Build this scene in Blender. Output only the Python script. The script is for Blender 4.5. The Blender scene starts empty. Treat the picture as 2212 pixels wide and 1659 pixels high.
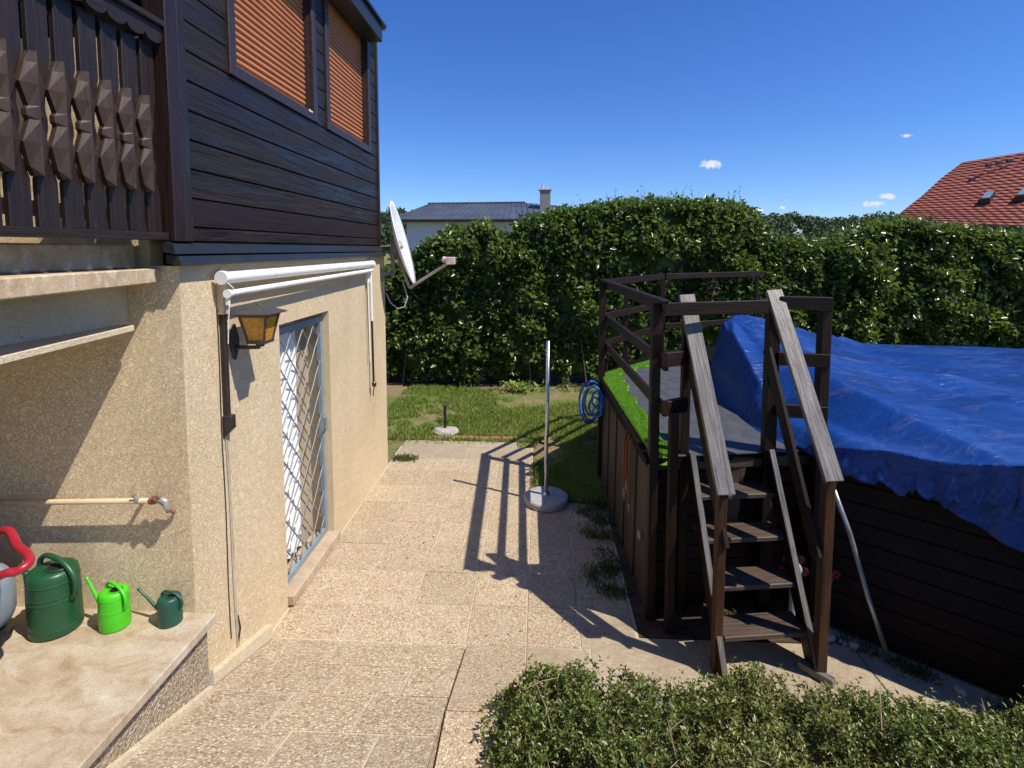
import bpy, math, random
import numpy as np
from mathutils import Vector, Matrix, noise
random.seed(7); RN = np.random.default_rng(7)
C = bpy.context.scene
R = math.radians
# ------------------------------------------------------------------ camera
IMG_W, F_PX, CX, CY = 2212., 1150., 1106., 829.5
PITCH = R(4.5); EYE = 2.75
PY = 538 + F_PX*math.tan(PITCH)
YAW = math.atan(59/F_PX*math.cos(PITCH))
cam = bpy.data.cameras.new('camera'); co = bpy.data.objects.new('camera', cam); C.collection.objects.link(co)
cam.sensor_width = 36; cam.lens = 36*F_PX/IMG_W; cam.shift_y = (PY-CY)/IMG_W
cam.clip_end = 6000; cam.clip_start = .05
co.location = (0, 0, EYE); co.rotation_euler = (R(90)-PITCH, 0, YAW)
C.camera = co
# ------------------------------------------------------------------ world, sun, exposure
SUN = Vector((.62, -.28, 1.)).normalized()
w = bpy.data.worlds.new('World'); C.world = w; w.use_nodes = True
nt = w.node_tree; bg = nt.nodes['Background']
sky = nt.nodes.new('ShaderNodeTexSky'); sky.sky_type = 'NISHITA'; sky.sun_disc = False
sky.sun_elevation = math.asin(SUN.z); sky.sun_rotation = math.atan2(SUN.x, SUN.y)
sky.air_density = 1.0; sky.dust_density = .1; sky.ozone_density = 3.0; sky.altitude = 300
hs = nt.nodes.new('ShaderNodeHueSaturation'); hs.inputs['Saturation'].default_value = 1.22; hs.inputs['Hue'].default_value = .503; hs.inputs['Value'].default_value = 1.0
nt.links.new(sky.outputs[0], hs.inputs['Color'])
bg.inputs[1].default_value = .084
# a few small fair weather clouds low in the sky
tcw = nt.nodes.new('ShaderNodeTexCoord'); nzw = nt.nodes.new('ShaderNodeTexNoise'); nzw.inputs['Scale'].default_value = 130; nzw.inputs['Detail'].default_value = 5
nt.links.new(tcw.outputs['Generated'], nzw.inputs['Vector'])
CLOUD_SPOTS = [(0.311, 0.154, 0.0235, 0.0087), (0.623, 0.094, 0.0174, 0.0061), (0.6, 0.081, 0.0235, 0.0056), (0.651, 0.201, 0.0133, 0.0036), (0.441, 0.075, 0.0082, 0.0031)]
acc = None
for (ax, az, wx_, wz_) in CLOUD_SPOTS:   # x/y, z/y of the direction, half sizes
    sp_ = nt.nodes.new('ShaderNodeSeparateXYZ'); nt.links.new(tcw.outputs['Generated'], sp_.inputs[0])
    def mt(op, a, b=0.):
        m_ = nt.nodes.new('ShaderNodeMath'); m_.operation = op
        for i_, x_ in enumerate((a, b)):
            if hasattr(x_, 'is_output'): nt.links.new(x_, m_.inputs[i_])
            else: m_.inputs[i_].default_value = x_
        return m_.outputs[0]
    yc = mt('MAXIMUM', sp_.outputs[1], .05)
    u1 = mt('DIVIDE', mt('SUBTRACT', mt('DIVIDE', sp_.outputs[0], yc), ax), wx_); v1 = mt('DIVIDE', mt('SUBTRACT', mt('DIVIDE', sp_.outputs[2], yc), az), wz_)
    dd = mt('ADD', mt('MULTIPLY', u1, u1), mt('MULTIPLY', v1, v1))
    mm = mt('SUBTRACT', mt('ADD', 1.0, mt('MULTIPLY', mt('SUBTRACT', nzw.outputs['Fac'], .5), 3.2)), dd)
    mm = mt('MAXIMUM', mt('MINIMUM', mt('MULTIPLY', mm, .9), 1.), 0.)
    acc = mm if acc is None else mt('MAXIMUM', acc, mm)
mxw = nt.nodes.new('ShaderNodeMix'); mxw.data_type = 'RGBA'; nt.links.new(acc, mxw.inputs[0]); tnt = nt.nodes.new('ShaderNodeMix'); tnt.data_type = 'RGBA'; tnt.blend_type = 'MULTIPLY'; tnt.inputs[0].default_value = 1; tnt.inputs[7].default_value = (.84, 1.06, 1.50, 1)
nt.links.new(hs.outputs[0], tnt.inputs[6]); nt.links.new(tnt.outputs[2], mxw.inputs[6]); mxw.inputs[7].default_value = (8.0, 8.2, 9.0, 1)
nt.links.new(mxw.outputs[2], bg.inputs[0])
sl = bpy.data.lights.new('sun', 'SUN'); so = bpy.data.objects.new('sun', sl); C.collection.objects.link(so)
sl.energy = 4.9; sl.angle = R(.5); sl.color = (1, .93, .81)
so.rotation_euler = SUN.to_track_quat('Z', 'Y').to_euler()
C.view_settings.view_transform = 'Standard'; C.view_settings.look = 'None'
C.view_settings.exposure = .30; C.view_settings.gamma = 1
C.render.resolution_x = 1024; C.render.resolution_y = 768

# ------------------------------------------------------------------ helpers
_fw = Vector((-math.sin(YAW)*math.cos(PITCH), math.cos(YAW)*math.cos(PITCH), -math.sin(PITCH)))
_rt = Vector((math.cos(YAW), math.sin(YAW), 0)); _up = _rt.cross(_fw)
def at(x, y, X=None, Y=None, Z=None):
    d = _fw + _rt*((x-CX)/F_PX) + _up*((PY-y)/F_PX)
    if X is not None: t = X/d.x
    elif Y is not None: t = Y/d.y
    else: t = (Z-EYE)/d.z
    return Vector((d.x*t, d.y*t, EYE+d.z*t))
def V(*a): return Vector(a)

class MB:
    def __init__(s): s.v = []; s.f = []; s.uv = []
    def face(s, idx, uv=None):
        s.f.append(tuple(idx)); s.uv.append(uv or [(0, 0)]*len(idx))
    def quad(s, a, b, c, d, uv=None):
        n = len(s.v); s.v += [tuple(a), tuple(b), tuple(c), tuple(d)]; s.face((n, n+1, n+2, n+3), uv)
    def box(s, x0, x1, y0, y1, z0, z1):
        dx, dy, dz = x1-x0, y1-y0, z1-z0; m = max(dx, dy, dz)
        c = V((x0+x1)/2, (y0+y1)/2, (z0+z1)/2)
        if m == dx: s.bar(V(x0, c.y, c.z), V(x1, c.y, c.z), dy, dz, V(0, 0, 1))
        elif m == dy: s.bar(V(c.x, y0, c.z), V(c.x, y1, c.z), dx, dz, V(0, 0, 1))
        else: s.bar(V(c.x, c.y, z0), V(c.x, c.y, z1), dx, dy, V(0, 1, 0))
        return s
    def bar(s, p0, p1, w, h, up=None, w1=None, h1=None):
        # rectangular board from p0 to p1; h measured along 'up', w across
        p0 = Vector(p0); p1 = Vector(p1); d = p1-p0; L = d.length; d.normalize()
        up = Vector(up) if up is not None else (V(0, 0, 1) if abs(d.z) < .9 else V(0, 1, 0))
        sd = d.cross(up).normalized(); up = sd.cross(d).normalized()
        w1 = w if w1 is None else w1; h1 = h if h1 is None else h1
        n = len(s.v)
        for p, ww, hh in ((p0, w, h), (p1, w1, h1)):
            for a, b in ((-1, -1), (1, -1), (1, 1), (-1, 1)):
                s.v.append(tuple(p+sd*(a*ww/2)+up*(b*hh/2)))
        o = random.uniform(0, 50); q = random.uniform(0, 50)
        per = [0, w, w+h, 2*w+h, 2*w+2*h]
        for i in range(4):
            j = (i+1) % 4
            s.face((n+i, n+4+i, n+4+j, n+j), [(o, q+per[i]), (o+L, q+per[i]), (o+L, q+per[i+1]), (o, q+per[i+1])])
        s.face((n, n+1, n+2, n+3), [(o, q), (o, q+w), (o+.002, q+w), (o+.002, q)])
        s.face((n+7, n+6, n+5, n+4), [(o, q), (o, q+w), (o+.002, q+w), (o+.002, q)])
        return s
    def prism(s, pts, d, uvs=1):
        # planar polygon extruded by vector d
        n = len(s.v); k = len(pts); d = Vector(d)
        for p in pts: s.v.append(tuple(p))
        for p in pts: s.v.append(tuple(Vector(p)+d))
        o = random.uniform(0, 50); q = random.uniform(0, 50)
        u = [(o+p[2], q+p[1]+p[0]) for p in pts]
        s.face(range(n, n+k), u); s.face(range(n+2*k-1, n+k-1, -1), u[::-1])
        for i in range(k):
            j = (i+1) % k
            s.face((n+i, n+k+i, n+k+j, n+j), [u[i], (u[i][0], u[i][1]+.02), (u[j][0], u[j][1]+.02), u[j]])
        return s
    def tube(s, pts, r, seg=10, closed=False, caps=True):
        pts = [Vector(p) for p in pts]; n0 = len(s.v); k = len(pts)
        rr = r if isinstance(r, (list, tuple)) else [r]*k
        prev = None; L = 0
        for i, p in enumerate(pts):
            if closed: d = pts[(i+1) % k]-pts[i-1]
            else: d = pts[min(i+1, k-1)]-pts[max(i-1, 0)]
            d.normalize()
            if prev is None:
                a = V(0, 0, 1) if abs(d.z) < .9 else V(1, 0, 0)
                prev = d.cross(a).normalized()
            sd = (prev-d*prev.dot(d)).normalized(); prev = sd; u = d.cross(sd)
            for j in range(seg):
                t = 2*math.pi*j/seg
                s.v.append(tuple(p+(sd*math.cos(t)+u*math.sin(t))*rr[i]))
        m = k if closed else k-1
        for i in range(m):
            a = n0+i*seg; b = n0+((i+1) % k)*seg
            for j in range(seg):
                jj = (j+1) % seg
                s.face((a+j, a+jj, b+jj, b+j))
        if caps and not closed:
            s.face([n0+j for j in range(seg)][::-1]); s.face([n0+(k-1)*seg+j for j in range(seg)])
        return s
    def lathe(s, c, prof, seg=28, sx=1, sy=1, axis=None):
        # prof: list of (r,z); closed ends where r==0
        c = Vector(c); n0 = len(s.v)
        M = Matrix.Identity(3) if axis is None else Vector(axis).to_track_quat('Z', 'Y').to_matrix()
        for r, z in prof:
            for j in range(seg):
                t = 2*math.pi*j/seg
                s.v.append(tuple(c+M @ V(r*math.cos(t)*sx, r*math.sin(t)*sy, z)))
        for i in range(len(prof)-1):
            a = n0+i*seg; b = a+seg
            for j in range(seg):
                jj = (j+1) % seg; s.face((a+j, a+jj, b+jj, b+j))
        s.face([n0+j for j in range(seg)][::-1]); s.face([n0+(len(prof)-1)*seg+j for j in range(seg)])
        return s
    def build(s, name, mat, parent=None, smooth=False, bevel=0):
        me = bpy.data.meshes.new(name)
        off = parent_world(parent)
        me.from_pydata([(a-off.x, b-off.y, c-off.z) for a, b, c in s.v], [], s.f)
        uvl = me.uv_layers.new(name='UVMap')
        flat = [x for f in s.uv for u in f for x in u]
        uvl.data.foreach_set('uv', flat)
        if smooth: me.polygons.foreach_set('use_smooth', [True]*len(me.polygons))
        me.materials.append(mat); me.update()
        o = bpy.data.objects.new(name, me); C.collection.objects.link(o)
        if parent: o.parent = parent
        if smooth:
            m = o.modifiers.new('weld', 'WELD'); m.merge_threshold = .0002
        if bevel:
            m = o.modifiers.new('bevel', 'BEVEL'); m.width = bevel; m.segments = 1; m.limit_method = 'ANGLE'; m.angle_limit = R(50)
        return o
def parent_world(p):
    v = V(0, 0, 0)
    while p: v = v+p.location; p = p.parent
    return v
def thing(name, label, cat, loc, group=None):
    o = bpy.data.objects.new(name, None); C.collection.objects.link(o); o.location = loc
    o.empty_display_size = .1
    return tag(o, label, cat, group)
def tag(o, label=None, cat=None, group=None, kind=None):
    if label: o['label'] = label
    if cat: o['category'] = cat
    if group: o['group'] = group
    if kind: o['kind'] = kind
    return o
def struct(mb, name, m, **k): return tag(mb.build(name, m, **k), kind='structure')

def circ_arc(pts, n=24):
    # Catmull-Rom through points
    P = [Vector(p) for p in pts]; P = [P[0]*2-P[1]]+P+[P[-1]*2-P[-2]]; out = []
    for i in range(1, len(P)-2):
        for k in range(n//(len(P)-3)+1):
            t = k/(n//(len(P)-3)+1)
            a, b_, c, d = P[i-1:i+3]
            out.append(.5*((2*b_)+(c-a)*t+(2*a-5*b_+4*c-d)*t*t+(3*b_-a-3*c+d)*t**3))
    out.append(P[-2]); return out
# ------------------------------------------------------------------ materials
def newmat(name, rough=.7, col=(.5, .5, .5), spec=.5, metal=0):
    m = bpy.data.materials.new(name); m.use_nodes = True
    b = m.node_tree.nodes['Principled BSDF']
    b.inputs['Base Color'].default_value = (*col, 1); b.inputs['Roughness'].default_value = rough
    b.inputs['Specular IOR Level'].default_value = spec; b.inputs['Metallic'].default_value = metal
    return m, m.node_tree, b
def N(nt, typ, **k):
    n = nt.nodes.new(typ)
    for a, v in k.items():
        if a in n.inputs: n.inputs[a].default_value = v
        else: setattr(n, a, v)
    return n
def L(nt, a, b): nt.links.new(a, b)
def coords(nt, scale=(1, 1, 1), uv=False, rot=(0, 0, 0)):
    t = nt.nodes.new('ShaderNodeTexCoord') if uv else nt.nodes.new('ShaderNodeNewGeometry')
    mp = nt.nodes.new('ShaderNodeMapping'); mp.inputs['Scale'].default_value = scale; mp.inputs['Rotation'].default_value = rot
    L(nt, t.outputs['UV'] if uv else t.outputs['Position'], mp.inputs['Vector'])
    return mp.outputs[0]
def noise_t(nt, vec, scale, detail=4, rough=.5, dist=0):
    n = N(nt, 'ShaderNodeTexNoise'); n.inputs['Scale'].default_value = scale; n.inputs['Detail'].default_value = detail
    n.inputs['Roughness'].default_value = rough; n.inputs['Distortion'].default_value = dist
    L(nt, vec, n.inputs['Vector']); return n.outputs['Fac']
def ramp(nt, fac, stops, interp='LINEAR'):
    r = nt.nodes.new('ShaderNodeValToRGB'); cr = r.color_ramp; cr.interpolation = interp
    while len(cr.elements) > 1: cr.elements.remove(cr.elements[-1])
    for i, (p, c) in enumerate(stops):
        e = cr.elements[0] if i == 0 else cr.elements.new(p)
        e.position = p; e.color = (*c, 1) if len(c) == 3 else c
    L(nt, fac, r.inputs[0]); return r.outputs[0]
def mix(nt, fac, a, b, mode='MIX'):
    m = nt.nodes.new('ShaderNodeMix'); m.data_type = 'RGBA'; m.blend_type = mode
    for i, x in ((0, fac), (6, a), (7, b)):
        if hasattr(x, 'is_output'): L(nt, x, m.inputs[i])
        else: m.inputs[i].default_value = x if i == 0 else (*x, 1)
    return m.outputs[2]
def math_n(nt, op, a, b=0):
    m = nt.nodes.new('ShaderNodeMath'); m.operation = op
    for i, x in enumerate((a, b)):
        if hasattr(x, 'is_output'): L(nt, x, m.inputs[i])
        else: m.inputs[i].default_value = x
    return m.outputs[0]
def bump(nt, b, h, dist=.01, strength=1, prev=None):
    n = nt.nodes.new('ShaderNodeBump'); n.inputs['Distance'].default_value = dist; n.inputs['Strength'].default_value = strength
    L(nt, h, n.inputs['Height'])
    if prev: L(nt, prev, n.inputs['Normal'])
    L(nt, n.outputs[0], b.inputs['Normal']); return n.outputs[0]

def wood(name, c0, c1, rough=.5, grain=1., bmp=.002, spec=.5, wear=None, wave=0):
    m, nt, b = newmat(name, rough, spec=spec)
    v = coords(nt, (2.2, 45, 1), uv=True)
    n = noise_t(nt, v, 1.4*grain, 6, .65, .4)
    v2 = coords(nt, (5, 7, 1), uv=True); n2 = noise_t(nt, v2, .6, 3)
    col = ramp(nt, n, [(.3, c0), (.7, c1)])
    col = mix(nt, math_n(nt, 'MULTIPLY', n2, .7), col, tuple(x*.6 for x in c0))
    if wear:
        wn = noise_t(nt, coords(nt, (6, 30, 1), uv=True), 1., 5, .7)
        col = mix(nt, ramp(nt, wn, [(.60, (0, 0, 0)), (.72, (1, 1, 1))]), col, wear)
    L(nt, col, b.inputs['Base Color'])
    rr = ramp(nt, n, [(.3, (rough*.8,)*3), (.75, (min(1, rough*1.3),)*3)]); L(nt, rr, b.inputs['Roughness'])
    if wave:
        wv = noise_t(nt, coords(nt, (.9, 9, 1), uv=True), 1.6, 3, .55, .6)
        rl_ = noise_t(nt, coords(nt, (.7, 5, 1), uv=True), 1.3, 4, .6, .5)
        L(nt, ramp(nt, rl_, [(.35, (rough*.62,)*3), (.62, (min(1, rough*1.5),)*3)]), b.inputs['Roughness'])
        pv = bump(nt, b, wv, wave, 1); bump(nt, b, n, bmp, 1, pv)
    else: bump(nt, b, n, bmp)
    return m
M = {}
M['siding'] = wood('siding_wood', (.008, .005, .0035), (.034, .021, .014), .44, 1, .004, wear=(.050, .032, .024), wave=.012)
M['siding_red'] = wood('siding_wood_red', (.014, .006, .005), (.036, .014, .010), .42, 1, .002)
M['brown'] = wood('stained_wood', (.009, .0036, .0026), (.030, .0125, .0078), .55, 1, .003, .28, wear=(.07, .038, .026))
M['balcony'] = wood('balcony_wood', (.012, .0065, .0055), (.034, .019, .015), .5, 1, .003, wear=(.06, .042, .036))
M['spindle'] = wood('spindle_wood', (.026, .012, .007), (.070, .032, .017), .55, 1, .003, wear=(.07, .045, .035))
M['poolwood'] = wood('pool_planks', (.007, .0042, .003), (.026, .015, .010), .7, 1, .003, .2)
M['newel'] = wood('newel_wood', (.040, .016, .007), (.12, .052, .022), .5, 1, .003, .4, wear=(.06, .03, .02))
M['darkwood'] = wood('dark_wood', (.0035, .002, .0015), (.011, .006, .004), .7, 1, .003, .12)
M['panelwood'] = wood('panel_wood', (.024, .012, .008), (.060, .034, .021), .6, .6, .002)
M['grey'] = wood('weathered_wood', (.085, .072, .066), (.34, .31, .29), .36, 1, .006, wear=(.05, .038, .032))
M['tread'] = wood('tread_wood', (.040, .024, .017), (.145, .098, .072), .6, 1, .004, wear=(.03, .02, .015))

def stucco(name, c, depth=.006, scale=60, worm=1.0, stain=True):
    m, nt, b = newmat(name, .92, spec=.25)
    p = coords(nt)
    dn = N(nt, 'ShaderNodeTexNoise'); dn.inputs['Scale'].default_value = 14; dn.inputs['Detail'].default_value = 3
    L(nt, p, dn.inputs['Vector'])
    add = nt.nodes.new('ShaderNodeVectorMath'); add.operation = 'MULTIPLY_ADD'
    L(nt, dn.outputs['Color'], add.inputs[0]); add.inputs[1].default_value = (.09*worm,)*3; L(nt, p, add.inputs[2])
    n1 = noise_t(nt, add.outputs[0], scale*.80, 3, .6, .35)
    # worm tracks: narrow valleys where the noise crosses the middle
    a = math_n(nt, 'ABSOLUTE', math_n(nt, 'SUBTRACT', n1, .5))
    track = ramp(nt, a, [(.0, (0, 0, 0)), (.055, (1, 1, 1))])
    fine = noise_t(nt, p, scale*5, 3, .6)
    h = math_n(nt, 'ADD', math_n(nt, 'MULTIPLY', track, .8), math_n(nt, 'MULTIPLY', fine, .35))
    h = math_n(nt, 'ADD', h, math_n(nt, 'MULTIPLY', n1, .9))
    lo = tuple(x*.95 for x in c)
    col = mix(nt, track, lo, c)
    if stain:
        s = noise_t(nt, coords(nt, (1, 1, .55)), 1.6, 5, .6)
        col = mix(nt, ramp(nt, s, [(.42, (0, 0, 0)), (.8, (.55,)*3)]), col, (c[0]*.72, c[1]*.66, c[2]*.55))
        sp = noise_t(nt, p, 55, 2, .5)
        col = mix(nt, ramp(nt, sp, [(.70, (0, 0, 0)), (.74, (.6,)*3)]), col, (.16, .12, .08))
    L(nt, col, b.inputs['Base Color']); bump(nt, b, h, depth); return m
M['stucco'] = stucco('stucco', (.77, .615, .40), .0030, 95)
M['stucco_side'] = stucco('stucco_side', (.90, .72, .475), .0038, 100)  # same stucco, colour brightened to make up for the grazing sun
M['plaster'] = stucco('smooth_plaster', (.62, .53, .38), .002, 30)

def stone(name, c0, c1, c2, scale=6, rough=.7, depth=.003, p3=.68):
    m, nt, b = newmat(name, rough, spec=.35)
    p = coords(nt, (1, 1.6, 1))
    n = noise_t(nt, p, scale, 8, .68, .6); n2 = noise_t(nt, p, scale*7, 4, .6)
    col = ramp(nt, n, [(.3, c0), (.5, c1), (p3, c2)])
    col = mix(nt, ramp(nt, n2, [(.62, (0, 0, 0)), (.75, (.55,)*3)]), col, tuple(x*.5 for x in c0))
    n3 = noise_t(nt, coords(nt), 150, 3, .7); n4 = noise_t(nt, coords(nt), 1.7, 6, .7)
    col = mix(nt, 1., col, ramp(nt, n3, [(.3, (.74,)*3), (.7, (1.12,)*3)]), 'MULTIPLY')
    col = mix(nt, 1., col, ramp(nt, n4, [(.32, (.80, .76, .70)), (.6, (1.04,)*3)]), 'MULTIPLY')
    L(nt, col, b.inputs['Base Color']); bump(nt, b, math_n(nt, 'ADD', math_n(nt, 'ADD', n, math_n(nt, 'MULTIPLY', n3, .25)), math_n(nt, 'MULTIPLY', n2, .5)), depth); return m
M['porch'] = stone('porch_travertine', (.34, .245, .155), (.47, .385, .28), (.55, .49, .40), 5.5, .65, .004)
M['travertine'] = stone('travertine', (.48, .35, .21), (.60, .46, .31), (.70, .60, .48), 9, .6, .003, .60)
M['concrete'] = stone('path_concrete', (.33, .265, .185), (.41, .335, .24), (.47, .40, .30), 22, .85, .006)
M['mortar'] = stone('mortar', (.50, .42, .31), (.58, .50, .385), (.62, .54, .43), 9, .9, .003)
M['sill'] = stone('door_sill', (.36, .26, .175), (.47, .36, .255), (.53, .43, .32), 3, .75, .002)
M['base_conc'] = stone('cast_concrete', (.30, .30, .31), (.37, .37, .38), (.44, .44, .44), 14, .8, .002)
M['rock'] = stone('cast_stone', (.38, .34, .32), (.50, .46, .43), (.60, .57, .54), 10, .85, .01)
M['brick'] = stone('edging_brick', (.20, .085, .05), (.34, .17, .10), (.42, .26, .17), 12, .9, .006)
M['soil'] = stone('soil', (.04, .026, .017), (.085, .055, .035), (.14, .10, .065), 9, .95, .02)

def pebble(name, scale=58, tint=1., depth=.006, gap=(.34, .27, .19)):
    m, nt, b = newmat(name, .75, spec=.35)
    p = coords(nt)
    nz = N(nt, 'ShaderNodeTexNoise'); nz.inputs['Scale'].default_value = 30; L(nt, p, nz.inputs['Vector'])
    add = nt.nodes.new('ShaderNodeVectorMath'); add.operation = 'MULTIPLY_ADD'
    L(nt, nz.outputs['Color'], add.inputs[0]); add.inputs[1].default_value = (.02,)*3; L(nt, p, add.inputs[2])
    vo = N(nt, 'ShaderNodeTexVoronoi'); vo.inputs['Scale'].default_value = scale; L(nt, add.outputs[0], vo.inputs['Vector'])
    sep = nt.nodes.new('ShaderNodeSeparateColor'); L(nt, vo.outputs['Color'], sep.inputs[0])
    t = tint
    col = ramp(nt, sep.outputs[0], [(0, (.30*t, .20*t, .11*t)), (.16, (.50*t, .39*t, .25*t)), (.36, (.66*t, .56*t, .40*t)),
               (.58, (.50*t, .37*t, .25*t)), (.72, (.70*t, .60*t, .42*t)), (.90, (.80*t, .73*t, .60*t)), (.97, (.25*t, .22*t, .19*t))], 'CONSTANT')
    ed = ramp(nt, vo.outputs['Distance'], [(.42, (0, 0, 0)), (.62, (1, 1, 1))])
    col = mix(nt, ed, col, gap)
    big = noise_t(nt, p, 1.3, 5, .6)
    col = mix(nt, ramp(nt, big, [(.48, (0, 0, 0)), (.75, (.35,)*3)]), col, (.46*t, .35*t, .24*t), 'MIX')
    cl = noise_t(nt, p, 5, 4, .6)
    col = mix(nt, ramp(nt, cl, [(.5, (0, 0, 0)), (.7, (.35,)*3)]), col, (.62*t, .53*t, .40*t), 'MIX')
    gi = nt.nodes.new('ShaderNodeNewGeometry')
    col = mix(nt, 1., col, ramp(nt, gi.outputs['Random Per Island'], [(0, (.93, .92, .91)), (.5, (1.02, 1.0, .98)), (1, (1.10, 1.08, 1.05))]), 'MULTIPLY')
    mo = noise_t(nt, p, 9, 5, .75); col = mix(nt, ramp(nt, mo, [(.66, (0, 0, 0)), (.78, (.45,)*3)]), col, (.16, .14, .09))
    L(nt, col, b.inputs['Base Color'])
    h = math_n(nt, 'SUBTRACT', 1., vo.outputs['Distance'])
    h = math_n(nt, 'ADD', h, math_n(nt, 'MULTIPLY', noise_t(nt, p, 180, 2), .3))
    bump(nt, b, h, depth, .9); return m
M['pebble'] = pebble('exposed_aggregate', 88, .80, .005, (.37, .29, .20))
M['pebble_ramp'] = pebble('exposed_aggregate_ramp', 70, .84, .006, (.35, .285, .20))
M['pebble_wall'] = pebble('pebble_dash', 80, .72, .009, (.30, .25, .19))

def simple(name, col, rough=.5, spec=.5, metal=0, var=.15, scale=20, bmp=.0008):
    m, nt, b = newmat(name, rough, col, spec, metal)
    p = coords(nt); n = noise_t(nt, p, scale, 5, .6)
    c = ramp(nt, n, [(.3, tuple(x*(1-var) for x in col)), (.7, tuple(min(1, x*(1+var)) for x in col))])
    L(nt, c, b.inputs['Base Color'])
    rr = ramp(nt, n, [(.3, (rough*.8,)*3), (.7, (min(1, rough*1.25),)*3)]); L(nt, rr, b.inputs['Roughness'])
    if bmp: bump(nt, b, n, bmp)
    return m
M['flash'] = simple('black_flashing', (.018, .02, .024), .38, .5, 0, .3, 8)
M['shutter'] = simple('orange_shutter', (.43, .16, .065), .5, .4, 0, .08, 3, 0)
M['winframe'] = simple('window_frame_wood', (.034, .022, .022), .42, .5, 0, .3, 30)
M['white_al'] = simple('white_aluminium', (.80, .79, .76), .3, .5, 0, .05, 6, 0)
M['duct'] = simple('brown_duct', (.030, .021, .020), .5)
M['cable'] = simple('grey_cable', (.45, .40, .33), .6)
M['blackmetal'] = simple('black_metal', (.022, .022, .024), .42, .5, .2, .2, 40)
M['lanternmetal'] = simple('lantern_metal', (.075, .066, .066), .5, .5, .3, .25, 40)
M['greymetal'] = simple('grey_paint_steel', (.20, .255, .30), .45, .5, 0, .15, 12)
M['rodmetal'] = simple('galvanised_rod', (.20, .23, .25), .45, .5, .2, .2, 30)
M['curtain'] = simple('white_curtain', (.82, .81, .80), .85, .2, 0, .03, 8, 0)
M['doorbeige'] = simple('beige_door', (.42, .33, .22), .6, .4, 0, .1, 6)
M['dish'] = simple('dish_enamel', (.74, .73, .71), .35, .5, 0, .05, 8, 0)
M['dishmetal'] = simple('dish_bracket', (.38, .34, .29), .5, .5, .4, .2, 20)
M['steel'] = simple('stainless_pole', (.55, .54, .53), .25, .5, .9, .06, 10, 0)
M['alu'] = simple('pole_metal', (.34, .36, .40), .35, .5, .7, .1, 12, 0)
M['pipe'] = simple('cream_pipe', (.56, .42, .27), .55, .5, 0, .12, 25)
M['rust'] = simple('rusty_fitting', (.26, .11, .06), .8, .3, 0, .4, 40)
M['chrome'] = simple('grey_fitting', (.48, .47, .46), .35, .5, .6, .15, 40)
M['can_dark'] = simple('dark_green_plastic', (.010, .068, .026), .38, .5, 0, .12, 9, .0004)
M['can_lime'] = simple('lime_green_plastic', (.06, .50, .012), .33, .5, 0, .06, 9, .0003)
M['can_teal'] = simple('teal_green_plastic', (.010, .070, .044), .38, .5, 0, .10, 9, .0003)
M['blackhole'] = simple('dark_inside', (.004, .006, .005), .9)
M['redplastic'] = simple('red_plastic', (.34, .014, .03), .35, .5, 0, .08, 8, 0)
M['greyplastic'] = simple('grey_plastic', (.21, .25, .29), .4, .5, 0, .1, 8, 0)
M['blackplastic'] = simple('black_plastic', (.015, .015, .017), .4, .5, 0, .1, 8, 0)
M['yellowplastic'] = simple('yellow_decal', (.70, .30, .03), .45, .5, 0, .1, 8, 0)
M['mat'] = simple('rubber_mat', (.060, .064, .078), .62, .4, 0, .2, 9, .003)
M['hose'] = simple('blue_hose', (.012, .11, .45), .35, .5, 0, .1, 9, 0)
M['orange_cord'] = simple('orange_cord', (.22, .05, .012), .6)
M['whiteplastic'] = simple('white_plastic', (.30, .33, .35), .5)  # white dulled, the ornament's shade is put into the colour
M['redpaint'] = simple('red_paint', (.20, .014, .010), .5)  # red darkened to stand in for the shadow on the ornaments
M['greenpaint'] = simple('green_paint', (.02, .16, .06), .5)
M['housewhite'] = simple('far_render', (.52, .52, .57), .9, .3, 0, .06, 2)
M['chimneygrey'] = simple('chimney_render', (.23, .22, .22), .9)
M['turfbase'] = simple('turf_backing', (.03, .09, .01), .9)
# amber glass
m, nt, b = newmat('amber_glass', .18, (.40, .17, .015), .6); b.inputs['Transmission Weight'].default_value = 0.; b.inputs['Roughness'].default_value = .3
vo = N(nt, 'ShaderNodeTexNoise'); vo.inputs['Scale'].default_value = 60; L(nt, coords(nt), vo.inputs['Vector'])
L(nt, ramp(nt, vo.outputs['Fac'], [(.3, (.42, .18, .015)), (.7, (.66, .34, .05))]), b.inputs['Base Color']); bump(nt, b, vo.outputs['Fac'], .004); M['amber'] = m
# artificial turf
m, nt, b = newmat('artificial_turf', .8, (.13, .42, .02), .3); n = noise_t(nt, coords(nt), 140, 3, .7)
L(nt, ramp(nt, n, [(.3, (.14, .42, .02)), (.7, (.38, .78, .07))]), b.inputs['Base Color']); bump(nt, b, n, .02); M['turf'] = m
# metal roof / tiles
m, nt, b = newmat('metal_roof', .45, (.06, .075, .10), .5)
L(nt, ramp(nt, noise_t(nt, coords(nt), .8, 4), [(.3, (.050, .062, .085)), (.7, (.085, .10, .13))]), b.inputs['Base Color']); M['metalroof'] = m
m, nt, b = newmat('red_tiles', .8, (.30, .06, .035), .3)
tcol = ramp(nt, noise_t(nt, coords(nt, (3, 3, 6)), 2.2, 5, .7), [(.3, (.15, .045, .034)), (.5, (.25, .072, .052)), (.72, (.33, .115, .085))])
wvt = N(nt, 'ShaderNodeTexWave', wave_type='BANDS', bands_direction='X'); wvt.inputs['Scale'].default_value = 1.15; L(nt, coords(nt), wvt.inputs['Vector'])
L(nt, tcol, b.inputs['Base Color']); bump(nt, b, wvt.outputs['Fac'], .05); M['tile'] = m
m, nt, b = newmat('skylight_glass', .08, (.16, .22, .30), .8); M['glass'] = m
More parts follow.
